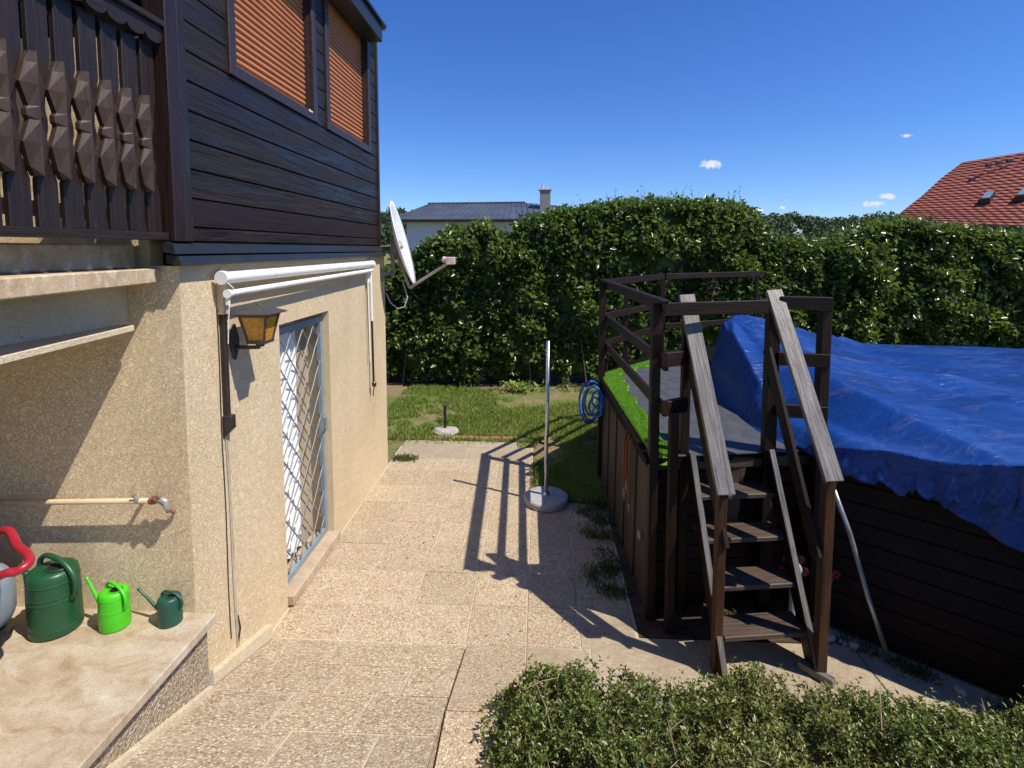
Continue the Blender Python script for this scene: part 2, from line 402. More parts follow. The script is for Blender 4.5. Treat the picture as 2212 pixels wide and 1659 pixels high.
# tarp
m, nt, b = newmat('blue_tarpaulin', .34, (.012, .07, .36), .32)
p = coords(nt)
c1 = noise_t(nt, p, 1.1, 5, .6, .4)
col = ramp(nt, c1, [(.35, (.004, .026, .135)), (.55, (.008, .046, .22)), (.72, (.022, .068, .235))])
dirt = noise_t(nt, coords(nt, (1, 2.6, 1), rot=(0, 0, .5)), 2.2, 7, .72, 1.2)
col = mix(nt, ramp(nt, dirt, [(.52, (0, 0, 0)), (.75, (.40,)*3)]), col, (.13, .15, .29))
L(nt, col, b.inputs['Base Color'])
vv = coords(nt, (1.2, 4.5, 2.5), rot=(0, 0, .6))
wr = noise_t(nt, vv, 2.2, 3, .45, .9); wr2 = noise_t(nt, p, 30, 3, .6, 1)
vz = N(nt, 'ShaderNodeTexVoronoi', feature='DISTANCE_TO_EDGE'); vz.inputs['Scale'].default_value = 3.2
av = nt.nodes.new('ShaderNodeVectorMath'); av.operation = 'MULTIPLY_ADD'; nzv = N(nt, 'ShaderNodeTexNoise'); nzv.inputs['Scale'].default_value = 2.5; L(nt, p, nzv.inputs['Vector'])
L(nt, nzv.outputs['Color'], av.inputs[0]); av.inputs[1].default_value = (.5,)*3; L(nt, vv, av.inputs[2]); L(nt, av.outputs[0], vz.inputs['Vector'])
cre = ramp(nt, vz.outputs['Distance'], [(0, (1, 1, 1)), (.05, (.35,)*3), (.25, (0, 0, 0))])
bump(nt, b, math_n(nt, 'ADD', math_n(nt, 'ADD', wr, math_n(nt, 'MULTIPLY', cre, .10)), math_n(nt, 'MULTIPLY', wr2, .02)), .026, .8)
L(nt, ramp(nt, dirt, [(.4, (.28,)*3), (.7, (.5,)*3)]), b.inputs['Roughness']); M['tarp'] = m

def leafmat(name, cols, rough=.4, trans=.35, spec=.5):
    m, nt, b = newmat(name, rough, spec=spec)
    g = nt.nodes.new('ShaderNodeNewGeometry')
    c = ramp(nt, g.outputs['Random Per Island'], [(i/(len(cols)-1), c) for i, c in enumerate(cols)])
    big = noise_t(nt, coords(nt), .9, 3)
    c = mix(nt, ramp(nt, big, [(.4, (0, 0, 0)), (.65, (.5,)*3)]), c, cols[-1])
    L(nt, c, b.inputs['Base Color'])
    tr = nt.nodes.new('ShaderNodeBsdfTranslucent'); L(nt, mix(nt, .5, c, (.20, .30, .03)), tr.inputs[0])
    ms = nt.nodes.new('ShaderNodeMixShader'); ms.inputs[0].default_value = trans
    L(nt, b.outputs[0], ms.inputs[1]); L(nt, tr.outputs[0], ms.inputs[2])
    L(nt, ms.outputs[0], nt.nodes['Material Output'].inputs[0]); return m
M['hedge_leaf'] = leafmat('hedge_leaf', [(.030, .070, .015), (.055, .112, .023), (.095, .165, .032), (.18, .23, .05)], .27, .34)
M['shrub_leaf'] = leafmat('shrub_leaf', [(.050, .095, .016), (.095, .15, .024), (.165, .21, .036), (.26, .23, .07)], .34, .36)
M['grass'] = leafmat('grass_blade', [(.14, .25, .03), (.22, .36, .045), (.31, .43, .065), (.46, .44, .16)], .5, .45)
M['weed'] = leafmat('weed_blade', [(.035, .075, .012), (.07, .13, .02), (.12, .19, .03), (.17, .13, .05)], .5, .35)
M['forest_leaf'] = leafmat('forest_leaf', [(.022, .045, .018), (.032, .062, .022), (.045, .080, .028), (.058, .092, .034)], .7, .1)
M['bark'] = simple('bark', (.13, .10, .07), .9, .3, 0, .4, 30, .004)
M['twig'] = simple('twig', (.30, .22, .15), .8, .3, 0, .3, 40, 0)
m, nt, b = newmat('lawn_soil', .95, spec=.2)
n = noise_t(nt, coords(nt), 1.3, 5, .6); n2 = noise_t(nt, coords(nt), 24, 4, .7)
c = mix(nt, ramp(nt, n, [(.42, (0, 0, 0)), (.6, (1, 1, 1))]), (.13, .19, .035), (.30, .22, .125))
c = mix(nt, ramp(nt, n2, [(.4, (0, 0, 0)), (.7, (.6,)*3)]), c, (.03, .05, .012)); L(nt, c, b.inputs['Base Color']); bump(nt, b, n2, .03); M['lawn'] = m

def np_mesh(name, verts, faces, mat, parent=None, smooth=False):
    me = bpy.data.meshes.new(name); off = parent_world(parent)
    verts = np.asarray(verts, dtype=np.float32)-np.array(off, dtype=np.float32); faces = np.asarray(faces, dtype=np.int32)
    k = faces.shape[1]; nf = faces.shape[0]
    me.vertices.add(len(verts)); me.vertices.foreach_set('co', verts.ravel())
    me.loops.add(nf*k); me.loops.foreach_set('vertex_index', faces.ravel())
    me.polygons.add(nf); me.polygons.foreach_set('loop_start', np.arange(0, nf*k, k, dtype=np.int32))
    me.polygons.foreach_set('loop_total', np.full(nf, k, dtype=np.int32))
    if smooth: me.polygons.foreach_set('use_smooth', np.ones(nf, dtype=bool))
    me.materials.append(mat); me.update(calc_edges=True); me.validate()
    o = bpy.data.objects.new(name, me); C.collection.objects.link(o)
    if parent: o.parent = parent
    return o
def nrm(a): return a/np.maximum(np.linalg.norm(a, axis=1, keepdims=True), 1e-9)
def leaves(cen, direc, nor, ln, wd, fold=.25):
    # folded pointed leaves: base, left, tip, right plus midrib fold; returns verts, faces
    d = nrm(direc); s = nrm(np.cross(d, nor)); u = np.cross(s, d)
    ln = ln[:, None]; wd = wd[:, None]
    a = cen; tip = cen+d*ln-u*ln*.12; l = cen+d*ln*.45+s*wd*.5+u*wd*fold; r = cen+d*ln*.45-s*wd*.5+u*wd*fold
    v = np.stack([a, l, tip, r], 1).reshape(-1, 3); n = len(cen)
    i = np.arange(n)[:, None]*4
    f = np.concatenate([i+np.array([[0, 2, 1]]), i+np.array([[0, 3, 2]])], 0)
    return v, f

# ================================================================== GROUND
g = MB(); g.quad(V(-900, -300, -.06), V(900, -300, -.06), V(900, 1500, -.06), V(-900, 1500, -.06))
struct(g, 'ground', M['lawn'])
lx = np.linspace(-4, 12, 90); ly = np.linspace(3.6, 12, 60)
vv = []; ff = []
for j, y in enumerate(ly):
    for i, x in enumerate(lx):
        z = -.012+.03*noise.noise(V(x*1.3, y*1.3, 0))
        if x < .05 and y < 7.35: z = -.05
        elif x < .8 and y < 5.6: z = -.05
        elif x > .7 and y < 10: z = -.045
        vv.append((x, y, z))
for j in range(len(ly)-1):
    for i in range(len(lx)-1):
        a = j*len(lx)+i; ff.append((a, a+1, a+1+len(lx), a+len(lx)))
o = np_mesh('lawn_ground', vv, ff, M['lawn'], smooth=True); tag(o, kind='structure')
RAMP_Y = 3.49; SL = .335
def ramp_z(y): return max(0, (RAMP_Y-y)*SL)
WX = -1.92
# mortar bed under the slabs
g = MB(); g.box(-1.93, .72, 3.3, 5.45, -.2, -.006); g.box(-1.93, -.075, 5.451, 7.2, -.2, -.006)
g.box(-.075, 3.9, .6, 3.299, -.2, -.012); g.prism([V(-.495, 3.3, -.1), V(-.495, .6, -.1), V(-.495, .6, ramp_z(2.66)-.012), V(-.495, 2.66, ramp_z(2.66)-.012), V(-.495, 3.3, ramp_z(3.3)-.012)], V(.41, 0, 0)); g.box(.721, 3.9, 3.3, 3.9, -.2, -.014)
struct(g, 'paving_bed', M['mortar'])
slab = MB(); smooth_slab = MB()
def put_slab(mb, x0, x1, y0, y1, f=lambda y: 0, th=.05):
    gp = .0035; dz = random.uniform(-.002, .002); x0 += gp; x1 -= gp; y0 += gp; y1 -= gp
    b = .004
    n = len(mb.v)
    for (ins, z) in ((0, -th), (0, -b), (b, 0)):
        for xx, yy in ((x0+ins, y0+ins), (x1-ins, y0+ins), (x1-ins, y1-ins), (x0+ins, y1-ins)):
            mb.v.append((xx, yy, f(yy)+z+dz))
    for k in range(2):
        for i in range(4):
            j = (i+1) % 4; mb.face((n+4*k+i, n+4*k+j, n+4*k+4+j, n+4*k+4+i))
    mb.face((n+8, n+9, n+10, n+11))
ys = [3.49+.41*i for i in range(10)]
cols = [-1.91, -1.41, -.96, -.505, -.08]
for i in range(9):
    for j in range(4):
        if ys[i] > 7.1: continue
        y1 = min(ys[i+1], 7.18)
        m_ = smooth_slab if (i == 8 or (i == 0 and j == 0 and False)) else slab
        put_slab(m_, cols[j], cols[j+1], ys[i], y1)
put_slab(smooth_slab, -1.91, -1.0, 7.18-.0, 7.2+.22); put_slab(smooth_slab, -1.0, -.3, 7.18, 7.40)
for i in range(5):
    for j, (a, b_) in enumerate(((-.08, .30), (.30, .70))):
        if ys[i] > 5.3: continue
        put_slab(slab if j == 0 or i > 0 else smooth_slab, a, b_, ys[i], min(ys[i+1], 5.45))
# level slabs to the right of the ramp and the smooth path past the stairs
yy_ = [.9, 1.35, 1.8, 2.25, 2.66, 3.12, 3.49]
for i in range(6):
    put_slab(slab, -.495, -.08, yy_[i], yy_[i+1], lambda y: ramp_z(max(y, 2.66))-.002, .12 if i > 3 else .2)
    put_slab(slab if i < 3 else smooth_slab, -.08, .36, yy_[i], yy_[i+1])
xs = [.36, 1.16, 2.18, 3.05, 3.9]
for i in range(4):
    put_slab(smooth_slab, xs[i], xs[i+1], 2.45, 3.62); put_slab(smooth_slab, xs[i], xs[i+1], .9, 2.45)
struct(slab, 'paving', M['pebble']); struct(smooth_slab, 'path', M['concrete'])
# ramp of tilted slabs with low lips, climbing towards the viewer
rs = MB(); bed = MB()
ry = [3.485, 3.12, 2.78, 2.42, 2.05, 1.65, 1.2, .7]
for i in range(len(ry)-1):
    y1, y0 = ry[i], ry[i+1]
    lip = 0.
    f = lambda y, y1=y1, y0=y0, i=i: ramp_z(y1)+(.0 if i == 0 else lip)+(y1-y)*(SL-(lip/(y1-y0)))
    cc = [-1.88, -1.38, -.93, -.50] if i % 2 == 0 else [-1.88, -1.22, -.78, -.50]
    for j in range(3): put_slab(rs, cc[j]+.004, cc[j+1]-(.004 if j < 2 else 0), y0+.005, y1-.005, f, .045)
struct(rs, 'ramp', M['pebble_ramp'])
x0, x1 = -1.93, -.512
P_ = [V(x0, 3.47, -.15), V(x0, .5, -.15), V(x0, .5, ramp_z(.5)-.006), V(x0, 3.47, -.004)]
bed.prism(P_, V(x1-x0, 0, 0)); struct(bed, 'ramp_bed', M['mortar'])
rsd = MB(); rsd.prism([V(-.5115, 3.3, -.15), V(-.5115, .5, -.15), V(-.5115, .5, ramp_z(.5)-.04), V(-.5115, 3.3, ramp_z(3.3)-.04)], V(.008, 0, 0)); struct(rsd, 'ramp_side', M['pebble_ramp'])
# brick edging between paving and lawn
e = MB()
for k in range(8): e.box(-1.55+k*.17, -1.55+k*.17+.16, 7.50, 7.60, -.04, .012+.004*random.random())
for k in range(5): e.box(-.10, .0, 5.5+k*.17, 5.5+k*.17+.16, -.04, .008)
struct(e, 'brick_edging', M['brick'], bevel=.006)
e = MB(); e.box(-.05, .62, 5.46, 5.62, -.08, -.002); struct(e, 'kerb_strip', M['concrete'], bevel=.006)
s_ = MB(); s_.box(.72, 1.95, 3.63, 6.5, -.1, -.004); s_.box(1.95, 4.2, 3.3, 4.2, -.1, -.02); struct(s_, 'bare_soil', M['soil'])

# ================================================================== HOUSE
HX = WX; Y0 = 2.75; Y1 = 6.52; YU = 6.27
house = thing('house', 'dark timber clad house on cream stucco, with orange shutters and a barred door', 'house', V(-3.5, 4.5, 0))
DY0, DY1, DZ0, DZ1 = 3.81, 4.74, .10, 2.19
wl = MB()
T = .32
def wallbox(y0, y1, z0, z1): wl.box(HX-T, HX, y0, y1, z0, z1)
# front face pieces share edges, butted end to end
wallbox(Y0, DY0, -.2, 2.66); wallbox(DY1, Y1, -.2, 2.66); wallbox(DY0, DY1, DZ1, 2.66); wallbox(DY0, DY1, -.2, .0)
wl.box(HX-5, HX-T, Y1-.3, Y1, -.2, 2.66)
wl.build('stucco_wall', M['stucco'], house)
w2 = MB(); w2.box(HX-5, HX-.002, Y0-.002, Y0+.12, -.2, 2.66); w2.build('side_wall', M['stucco_side'], house)
# balcony end wall seen between the balusters
w3 = MB(); w3.box(HX-5, HX-.16, Y0+.0, Y0+.1, 2.66, 3.85); w3.build('balcony_wall', M['stucco'], house)
w3 = MB(); w3.box(HX-5, HX-.10, Y0+.0, Y0+.1, 3.853, 5.6); w3.build('balcony_wall', M['darkwood'], house)  # near-black upper part paints in the shade under the roof
w3 = MB(); w3.box(HX-1.75, HX-1.65, -2.5, Y0-.002, 2.66, 5.6); w3.build('balcony_wall', M['doorbeige'], house)

w3 = MB(); w3.box(-3.45, -3.25, -2.5, Y0-.003, -.2, 2.571); w3.build('side_wall', M['stucco_side'], house)  # unseen wall, added to keep light out from under the balcony
# timber cladding: overlapping horizontal boards cut round the windows
WZ0, WZ1 = 3.895, 5.15
WIN = [(3.335, 4.487), (4.845, 5.94)]
bh = .157
cl = MB(); cred = MB()
z = 2.79; k = 0
while z < 5.4:
    bhk = .08 if k == 0 else (3.82-2.87)/6
    zt = z+bhk
    segs = [(Y0+.091, YU-.001)]
    if zt > 3.83 and z < WZ1+.05:
        fr = .0755
        segs = [(Y0+.091, WIN[0][0]-fr), (WIN[0][1]+fr, WIN[1][0]-fr), (WIN[1][1]+fr, YU-.001)]
    for a, b_ in segs:
        mb = cred if k == 1 else cl
        jx = random.uniform(-.0015, .0015)
        pts = [V(HX-.03, a, z+.001), V(HX-.004, a, z+.001), V(HX+.008+jx, a, z+.008), V(HX+.010+jx, a, zt-.007), V(HX-.006, a, zt-.001), V(HX-.03, a, zt-.001)]
        n = len(mb.v)
        for p in pts: mb.v.append(tuple(p))
        for p in pts: mb.v.append((p.x, b_, p.z))
        o_ = random.uniform(0, 50); q_ = random.uniform(0, 50)
        per = [0, .03, .045, .045+bhk, .06+bhk, .09+bhk, .3+bhk]
        for i in range(6):
            j = (i+1) % 6
            mb.face((n+i, n+j, n+6+j, n+6+i), [(o_, q_+per[i]), (o_, q_+per[i+1]), (o_+b_-a, q_+per[i+1]), (o_+b_-a, q_+per[i])])
        mb.face([n+i for i in range(5, -1, -1)]); mb.face([n+6+i for i in range(6)])
    z = zt; k += 1
cl.build('cladding', M['siding'], house); o = cred.build('cladding', M['siding_red'], house); o['label'] = 'reddish lowest cladding board'
bk = MB(); bk.box(HX-.3, HX-.031, Y0+.1, YU-.001, 2.664, WZ0-.08); bk.box(HX-.3, HX-.14, Y0+.1, YU-.001, WZ0-.078, 5.6); bk.box(HX-5, HX-.302, YU-.25, YU-.002, 2.664, 5.6)
bk.build('inner_wall', M['darkwood'], house)
tr = MB(); tr.box(HX-.03, HX+.026, YU, YU+.05, 2.785, 5.2); tr.build('corner_board', M['siding'], house, bevel=.003)
tr = MB(); tr.box(HX-.09, HX+.03, Y0-.06, Y0+.03, 2.79, 5.5); tr.build('corner_post', M['siding_red'], house, bevel=.004)
tr = MB(); tr.box(HX-.03, HX+.030, Y0+.031, Y0+.09, 2.79, 5.5); tr.build('corner_board', M['siding'], house, bevel=.003)
for (a, b_), nm in zip(WIN, (0, 1)):
    f = MB(); fw = .0745
    f.box(HX-.14, HX+.03, a-fw, a, WZ0-fw, WZ1+fw); f.box(HX-.14, HX+.03, b_, b_+fw, WZ0-fw, WZ1+fw)
    f.box(HX-.14, HX+.027, a+.0005, b_-.0005, WZ0-fw, WZ0); f.box(HX-.14, HX+.027, a+.0005, b_-.0005, WZ1, WZ1+fw)
    # inner guide rails
    fo = f.build('window', M['winframe'], house, bevel=.004)
    for q0, q1 in ((a+.001, a+.022), (b_-.022, b_-.001)):
        gr = MB(); gr.box(HX-.06, HX-.005, q0, q1, WZ0+.001, WZ1-.001); gr.build('guide_rail', M['winframe'], fo)
    s = MB(); n_sl = int((WZ1-WZ0)/.043); sh = (WZ1-WZ0)/n_sl; q = 7
    ya, yb = a+.023, b_-.023
    for i in range(n_sl):
        zb = WZ0+.002+i*sh; n = len(s.v)
        for yy in (ya, yb):
            for t in range(q+1):
                ang = math.pi*t/q
                s.v.append((HX-.045+.012*math.sin(ang), yy, zb+sh*.96*t/q))
        for t in range(q): s.face((n+t, n+q+1+t, n+q+2+t, n+t+1))
    so_ = s.build('roller_shutter', M['shutter'], fo, smooth=True)
    back = MB(); back.box(HX-.075, HX-.06, ya, yb, WZ0+.001, WZ1-.001); back.build('shutter_back', M['darkwood'], fo)
    if nm == 0:
        t = MB(); t.lathe(V(HX+.028, b_-.10, WZ0-.012), [(.011, 0), (.011, .01)], 12, axis=V(1, 0, 0)); t.lathe(V(HX+.028, b_-.065, WZ0-.012), [(.008, 0), (.008, .01)], 12, axis=V(1, 0, 0))
        t.build('latch', M['white_al'], fo)
# eaves board and roof
ev = MB(); ev.box(HX+.0145, HX+.20, -2.5, 5.93, 5.0, 5.17); ev.build('eaves_board', M['flash'], house, bevel=.006)
ev = MB(); ev.box(HX+.0145, HX+.23, -2.5, 6.0, 5.173, 5.20); ev.build('eaves_board', M['flash'], house)
rf = MB(); rf.prism([V(HX+.17, -2.6, 5.28), V(HX-5.2, -2.6, 7.6), V(HX-5.2, -2.6, 7.45), V(HX+.17, -2.6, 5.203)], V(0, 8.75, 0)); rf.build('roof', M['flash'], house)
# flashing between storeys
fl = MB()
fl.prism([V(HX-.02, Y0-.09, 2.79), V(HX+.035, Y0-.09, 2.775), V(HX+.045, Y0-.09, 2.725), V(HX+.040, Y0-.09, 2.722), V(HX-.02, Y0-.09, 2.735)], V(0, YU-Y0+.17, 0))
fl.prism([V(HX-.02, Y0-.07, 2.722), V(HX+.048, Y0-.07, 2.712), V(HX+.062, Y0-.07, 2.668), V(HX+.056, Y0-.07, 2.664), V(HX-.02, Y0-.07, 2.675)], V(0, YU-Y0+.18, 0))
fl.build('flashing', M['flash'], house)
fl = MB(); fl.box(HX-.02, HX+.02, Y0+.0, YU, 2.663, 2.668); fl.build('flashing', M['flash'], house)
# --- door with steel grille
dr = MB(); fx0, fx1 = HX-.10, HX-.06
dr.box(fx0, fx1, DY0+.004, DY0+.045, DZ0, DZ1-.045); dr.box(fx0, fx1, DY1-.049, DY1-.004, DZ0, DZ1-.045)
dr.box(fx0, fx1-.001, DY0+.0455, DY1-.0495, DZ0, DZ0+.05); dr.box(fx0, fx1-.001, DY0+.0455, DY1-.0495, DZ1-.10, DZ1-.045)
door = dr.build('door', M['greymetal'], house, bevel=.003)
door['label'] = 'grey steel gate of crossed bars over a white curtain'
gy0, gy1, gz0, gz1 = DY0+.045, DY1-.049, DZ0+.05, DZ1-.10
gr = MB(); px, pz = .205, .245; xm = (fx0+fx1)/2
def clipline(y, z, sy, sz):
    # bar with direction (sy,sz) clipped to the frame
    ts = []
    for t in (((gy0-y)/sy), ((gy1-y)/sy), ((gz0-z)/sz), ((gz1-z)/sz)): ts.append(t)
    ta = sorted(ts[:2]); tb = sorted(ts[2:]); lo = max(ta[0], tb[0]); hi = min(ta[1], tb[1])
    return (lo, hi) if hi-lo > .05 else None
slope = pz/px
for sgn in (1, -1):
    for k in range(-10, 22):
        zc = gz0+.1+k*pz; r_ = clipline(gy0, zc, 1., sgn*slope)
        if not r_: continue
        lo, hi = r_; ns = max(2, int((hi-lo)/.05)); pts = []
        for i in range(ns+1):
            t = lo+(hi-lo)*i/ns
            pts.append(V(xm+sgn*.006+.002*math.sin(t*40), gy0+t, zc+sgn*slope*t))
        gr.tube(pts, .0062, 6)
gr.build('grille', M['rodmetal'], door, smooth=True)
h_ = MB(); h_.box(fx1, fx1+.02, DY1-.045, DY1-.012, 1.08, 1.20); h_.tube([V(fx1+.03, DY1-.03, 1.12), V(fx1+.035, DY1-.09, 1.12)], .007, 8)
h_.build('handle', M['rodmetal'], door)
cu = MB(); ny, nz = 70, 14; cy0, cy1 = DY0+.03, 4.47
for j in range(nz+1):
    for i in range(ny+1):
        y = cy0+(cy1-cy0)*i/ny; zz = .14+(2.13-.14)*j/nz
        x = HX-.19+.018*math.sin(i*.62+.4*math.sin(j*.3))+.006*math.sin(i*1.7+j*.5)
        cu.v.append((x, y, zz))
for j in range(nz):
    for i in range(ny): a = j*(ny+1)+i; cu.face((a, a+1, a+ny+2, a+ny+1))
cu.build('curtain', M['curtain'], door, smooth=True)
pb = MB(); pb.box(HX-.30, HX-.26, DY0+.001, DY1-.001, .02, DZ1-.001); pb.box(HX-.26, HX-.22, 4.49, DY1-.001, .02, DZ1-.002); pb.build('door_leaf', M['doorbeige'], door)
si = MB(); si.box(HX-.20, HX+.05, DY0-.01, DY1+.03, .012, .095); si.build('doorstep', M['sill'], house, bevel=.008)
pl = MB()   # plinth strip running up beside the ramp
pl.prism([V(HX, 3.48, .0), V(HX, 2.78, .235), V(HX, 2.78, .30), V(HX, 3.48, .10)], V(.045, 0, 0)); pl.build('plinth', M['plaster'], house)

# --- balcony: slab, beam, boarded railing
BY = -1.2
bs = MB(); bs.prism([V(-3.66, Y0-.004, 2.572), V(-2.025, Y0-.004, 2.572), V(-1.86, 1.7, 2.572), V(-1.86, BY, 2.572), V(-3.66, BY, 2.572)], V(0, 0, .078)); bs.build('balcony_slab', M['travertine'], house, bevel=.006)
bs = MB(); bs.box(HX-1.74, -2.12, BY, Y0-.05, 2.652, 2.775); bs.build('balcony_edge', M['travertine'], house, bevel=.008)
bs = MB(); bs.box(-2.38, -2.215, BY, Y0-.004, 2.35, 2.573); bs.build('balcony_beam', M['plaster'], house)
bs = MB(); bs.prism([V(-2.40, Y0-.06, 2.318), V(-2.14, Y0-.06, 2.318), V(-1.985, 1.7, 2.318), V(-1.985, BY, 2.318), V(-2.40, BY, 2.318)], V(0, 0, .031)); bs.build('beam_ledge', M['plaster'], house, bevel=.003)
bs = MB(); bs.box(-3.249, -2.382, BY, Y0-.004, 2.50, 2.573); bs.build('balcony_ceiling', M['plaster'], house)
rl = MB(); RX = -1.955
rl.box(RX-.03, RX+.035, BY, Y0-.065, 2.795, 2.835); railing = rl.build('balcony_railing', M['balcony'], house, bevel=.004)
tp = MB()  # scalloped fascia
zt, zb = 3.86, 3.775; pts = []; y = BY
n = 0
top = []; bot = []
yy = Y0-.062; per = .115; kk = int((yy-BY)/per*10)
for i in range(kk+1):
    t = i/10.; ph = t % 1
    dz = .022*abs(math.sin(math.pi*t))**.7-(.008 if ph < .08 or ph > .92 else 0)
    bot.append(V(RX+.045, yy-t*per, zb-dz+.02))
n = len(tp.v)
for b_ in bot:
    for dx, zz in ((0, b_.z), (0, zt), (-.022, zt), (-.022, b_.z)): tp.v.append((b_.x+dx, b_.y, zz))
for i in range(len(bot)-1):
    a = n+i*4; u0 = i*per/10
    for k_ in range(4):
        j = (k_+1) % 4; tp.face((a+k_, a+j, a+4+j, a+4+k_), [(u0, k_*.05), (u0, k_*.05+.08), (u0+per/10, k_*.05+.08), (u0+per/10, k_*.05)])
tp.face((n+3, n+2, n+1, n))
tp.build('scalloped_board', M['balcony'], railing)
tp = MB(); tp.box(RX-.05, RX+.065, BY, Y0-.062, 3.862, 3.895); tp.build('top_rail', M['balcony'], railing, bevel=.006)
mr = MB(); mr.box(RX-.045, RX-.021, BY, Y0-.062, 3.70, 3.76); mr.box(RX-.045, RX-.021, BY, Y0-.062, 2.88, 2.94); mr.build('cross_rail', M['balcony'], railing)
def plank_profile(c, w_=.048):
    zs = [2.836, 3.02, 3.05, 3.10, 3.19, 3.23, 3.26, 3.30, 3.38, 3.47, 3.50, 3.778]
    ws = [1, 1, .80, .42, .26, .44, .44, .26, .42, .82, 1, 1]
    pts = [V(RX-.02, c-w_*a, zz) for zz, a in zip(zs, ws)]+[V(RX-.02, c+w_*a, zz) for zz, a in list(zip(zs, ws))[::-1]]
    return pts
def spindle_profile(c, w_=.055):
    zs = [3.03, 3.065, 3.155, 3.24, 3.255, 3.278, 3.293, 3.375, 3.455, 3.50]
    ws = [.30, .62, 1.0, .46, .64, .64, .46, 1.0, .56, .14]
    return [V(RX+.004, c-w_*a, zz) for zz, a in zip(zs, ws)]+[V(RX+.004, c+w_*a, zz) for zz, a in list(zip(zs, ws))[::-1]]
pitch = .1175; y = Y0-.115
i = 0
while y > .9:
    p = MB(); p.prism(plank_profile(y, .0455), V(.022, 0, 0)); p.build('plank_baluster', M['balcony'], railing, bevel=.002)
    ys_ = y-pitch/2
    p = MB(); pr_ = spindle_profile(ys_)
    # bevelled spindle: raised centre ridge
    n = len(p.v); half = len(pr_)//2
    for q in pr_: p.v.append(tuple(q))
    for q in pr_: p.v.append((q.x+.020, ys_+(q.y-ys_)*.99, q.z))
    for q in pr_[:half]: p.v.append((q.x+.046, ys_, q.z))
    m_ = len(pr_); o_ = random.uniform(0, 30)
    for a in range(m_):
        b_ = (a+1) % m_
        p.face((n+a, n+m_+a, n+m_+b_, n+b_), [(o_+pr_[a].z, 0), (o_+pr_[a].z, .02), (o_+pr_[b_].z, .02), (o_+pr_[b_].z, 0)])
    for a in range(half-1):
        r0, r1 = n+2*m_+a, n+2*m_+a+1; l0, l1 = n+m_+a, n+m_+a+1; g0, g1 = n+m_+m_-1-a, n+m_+m_-2-a
        za, zb_ = o_+pr_[a].z, o_+pr_[a+1].z
        p.face((l0, r0, r1, l1), [(za, .05), (za, .08), (zb_, .08), (zb_, .05)]); p.face((r0, g0, g1, r1), [(za, .1), (za, .13), (zb_, .13), (zb_, .1)])
    p.face((n+m_, n+m_+m_-1, n+2*m_)); p.face((n+m_+half-1, n+2*m_+half-1, n+m_+half))
    so2 = p.build('spindle', M['spindle'], railing, bevel=.0015)
    y -= pitch; i += 1

# ================================================================== PORCH
porch = thing('porch', 'raised stone porch slab with a pebble dash front beside the house corner', 'porch', V(-2.5, 1.8, 0))
p = MB(); p.box(-3.249, -1.80, 1.62, Y0-.004, .665, .718); p.box(-3.249, -1.80, .3, 1.614, .665, .718); p.build('slab', M['porch'], porch, bevel=.006)
p = MB(); p.box(-3.249, -1.86, .3, Y0-.004, -.1, .664); p.build('pebble_face', M['pebble_wall'], porch)
p = MB(); p.prism([V(-1.859, Y0-.01, ramp_z(Y0)-.02), V(-1.859, .4, ramp_z(.4)-.02), V(-1.859, .4, ramp_z(.4)+.035), V(-1.859, Y0-.01, ramp_z(Y0)+.035)], V(.03, 0, 0)); p.build('skirting', M['plaster'], porch)
p = MB(); p.box(-1.91, -1.87, Y0-.02, Y0+.05, .2, .33); p.build('drain_flashing', M['chrome'], porch)

# ================================================================== AWNING
aw = thing('awning', 'rolled white awning tube with front bar fixed above the barred door', 'awning', V(-1.85, 4.5, 2.55))
AX = -1.855
a = MB(); a.tube([V(AX, 3.03, 2.58), V(AX, 5.82, 2.585)], .036, 20); a.build('cassette', M['white_al'], aw, smooth=False)
for yy in (3.02, 5.82):
    a = MB(); a.lathe(V(AX, yy, 2.582), [(.042, -.01), (.042, .014), (.02, .018)], 20, axis=V(0, 1, 0)); a.build('end_cap', M['white_al'], aw, bevel=.003)
a = MB(); a.tube([V(-1.835, 3.05, 2.487), V(-1.845, 5.78, 2.515)], .020, 16); a.build('front_bar', M['white_al'], aw)
a = MB(); a.lathe(V(-1.835, 3.045, 2.487), [(.026, -.012), (.026, .012)], 16, axis=V(0, 1, 0)); a.box(-1.85, -1.83, 3.04, 3.055, 2.42, 2.47); a.build('bar_end', M['white_al'], aw)
a = MB(); a.box(-1.919, -1.875, 3.06, 3.11, 2.36, 2.62); a.build('bracket', M['pipe'], aw, bevel=.003)
a = MB(); a.box(-1.919, -1.875, 5.77, 5.81, 2.38, 2.62); a.build('bracket', M['white_al'], aw, bevel=.003)
a = MB(); a.tube([V(-1.865, 5.80, 2.55), V(-1.87, 5.83, 1.95)], .016, 12); a.tube([V(-1.885, 5.76, 2.5), V(-1.885, 5.79, 1.5)], .007, 8); a.build('arm', M['white_al'], aw)
a = MB(); a.tube([V(-1.87, 5.83, 1.97), V(-1.87, 5.85, 1.25)], .012, 10); a.lathe(V(-1.865, 5.85, 1.22), [(.01, -.03), (.026, -.01), (.026, .02), (.01, .04)], 10); a.tube([V(-1.865, 5.85, 1.2), V(-1.875, 5.84, 1.09)], .006, 8); a.build('crank_rod', M['blackmetal'], aw)
a = MB()
for k in range(1): a.tube([V(AX+.03, 3.03, 2.55), V(AX+.05, 3.05, 2.52), V(AX+.02, 3.06, 2.46), V(-1.86, 3.075, 2.3), V(-1.875, 3.09, 2.18)], .0035, 6)
a.build('pull_cord', M['white_al'], aw)
du = thing('cable_duct', 'dark brown strap guide with its winder box on the stucco, cable hanging below', 'cable duct', V(-1.9, 3.1, 1.5))
a = MB(); a.box(-1.919, -1.885, 3.078, 3.108, 1.70, 2.40); a.build('duct', M['duct'], du, bevel=.003)
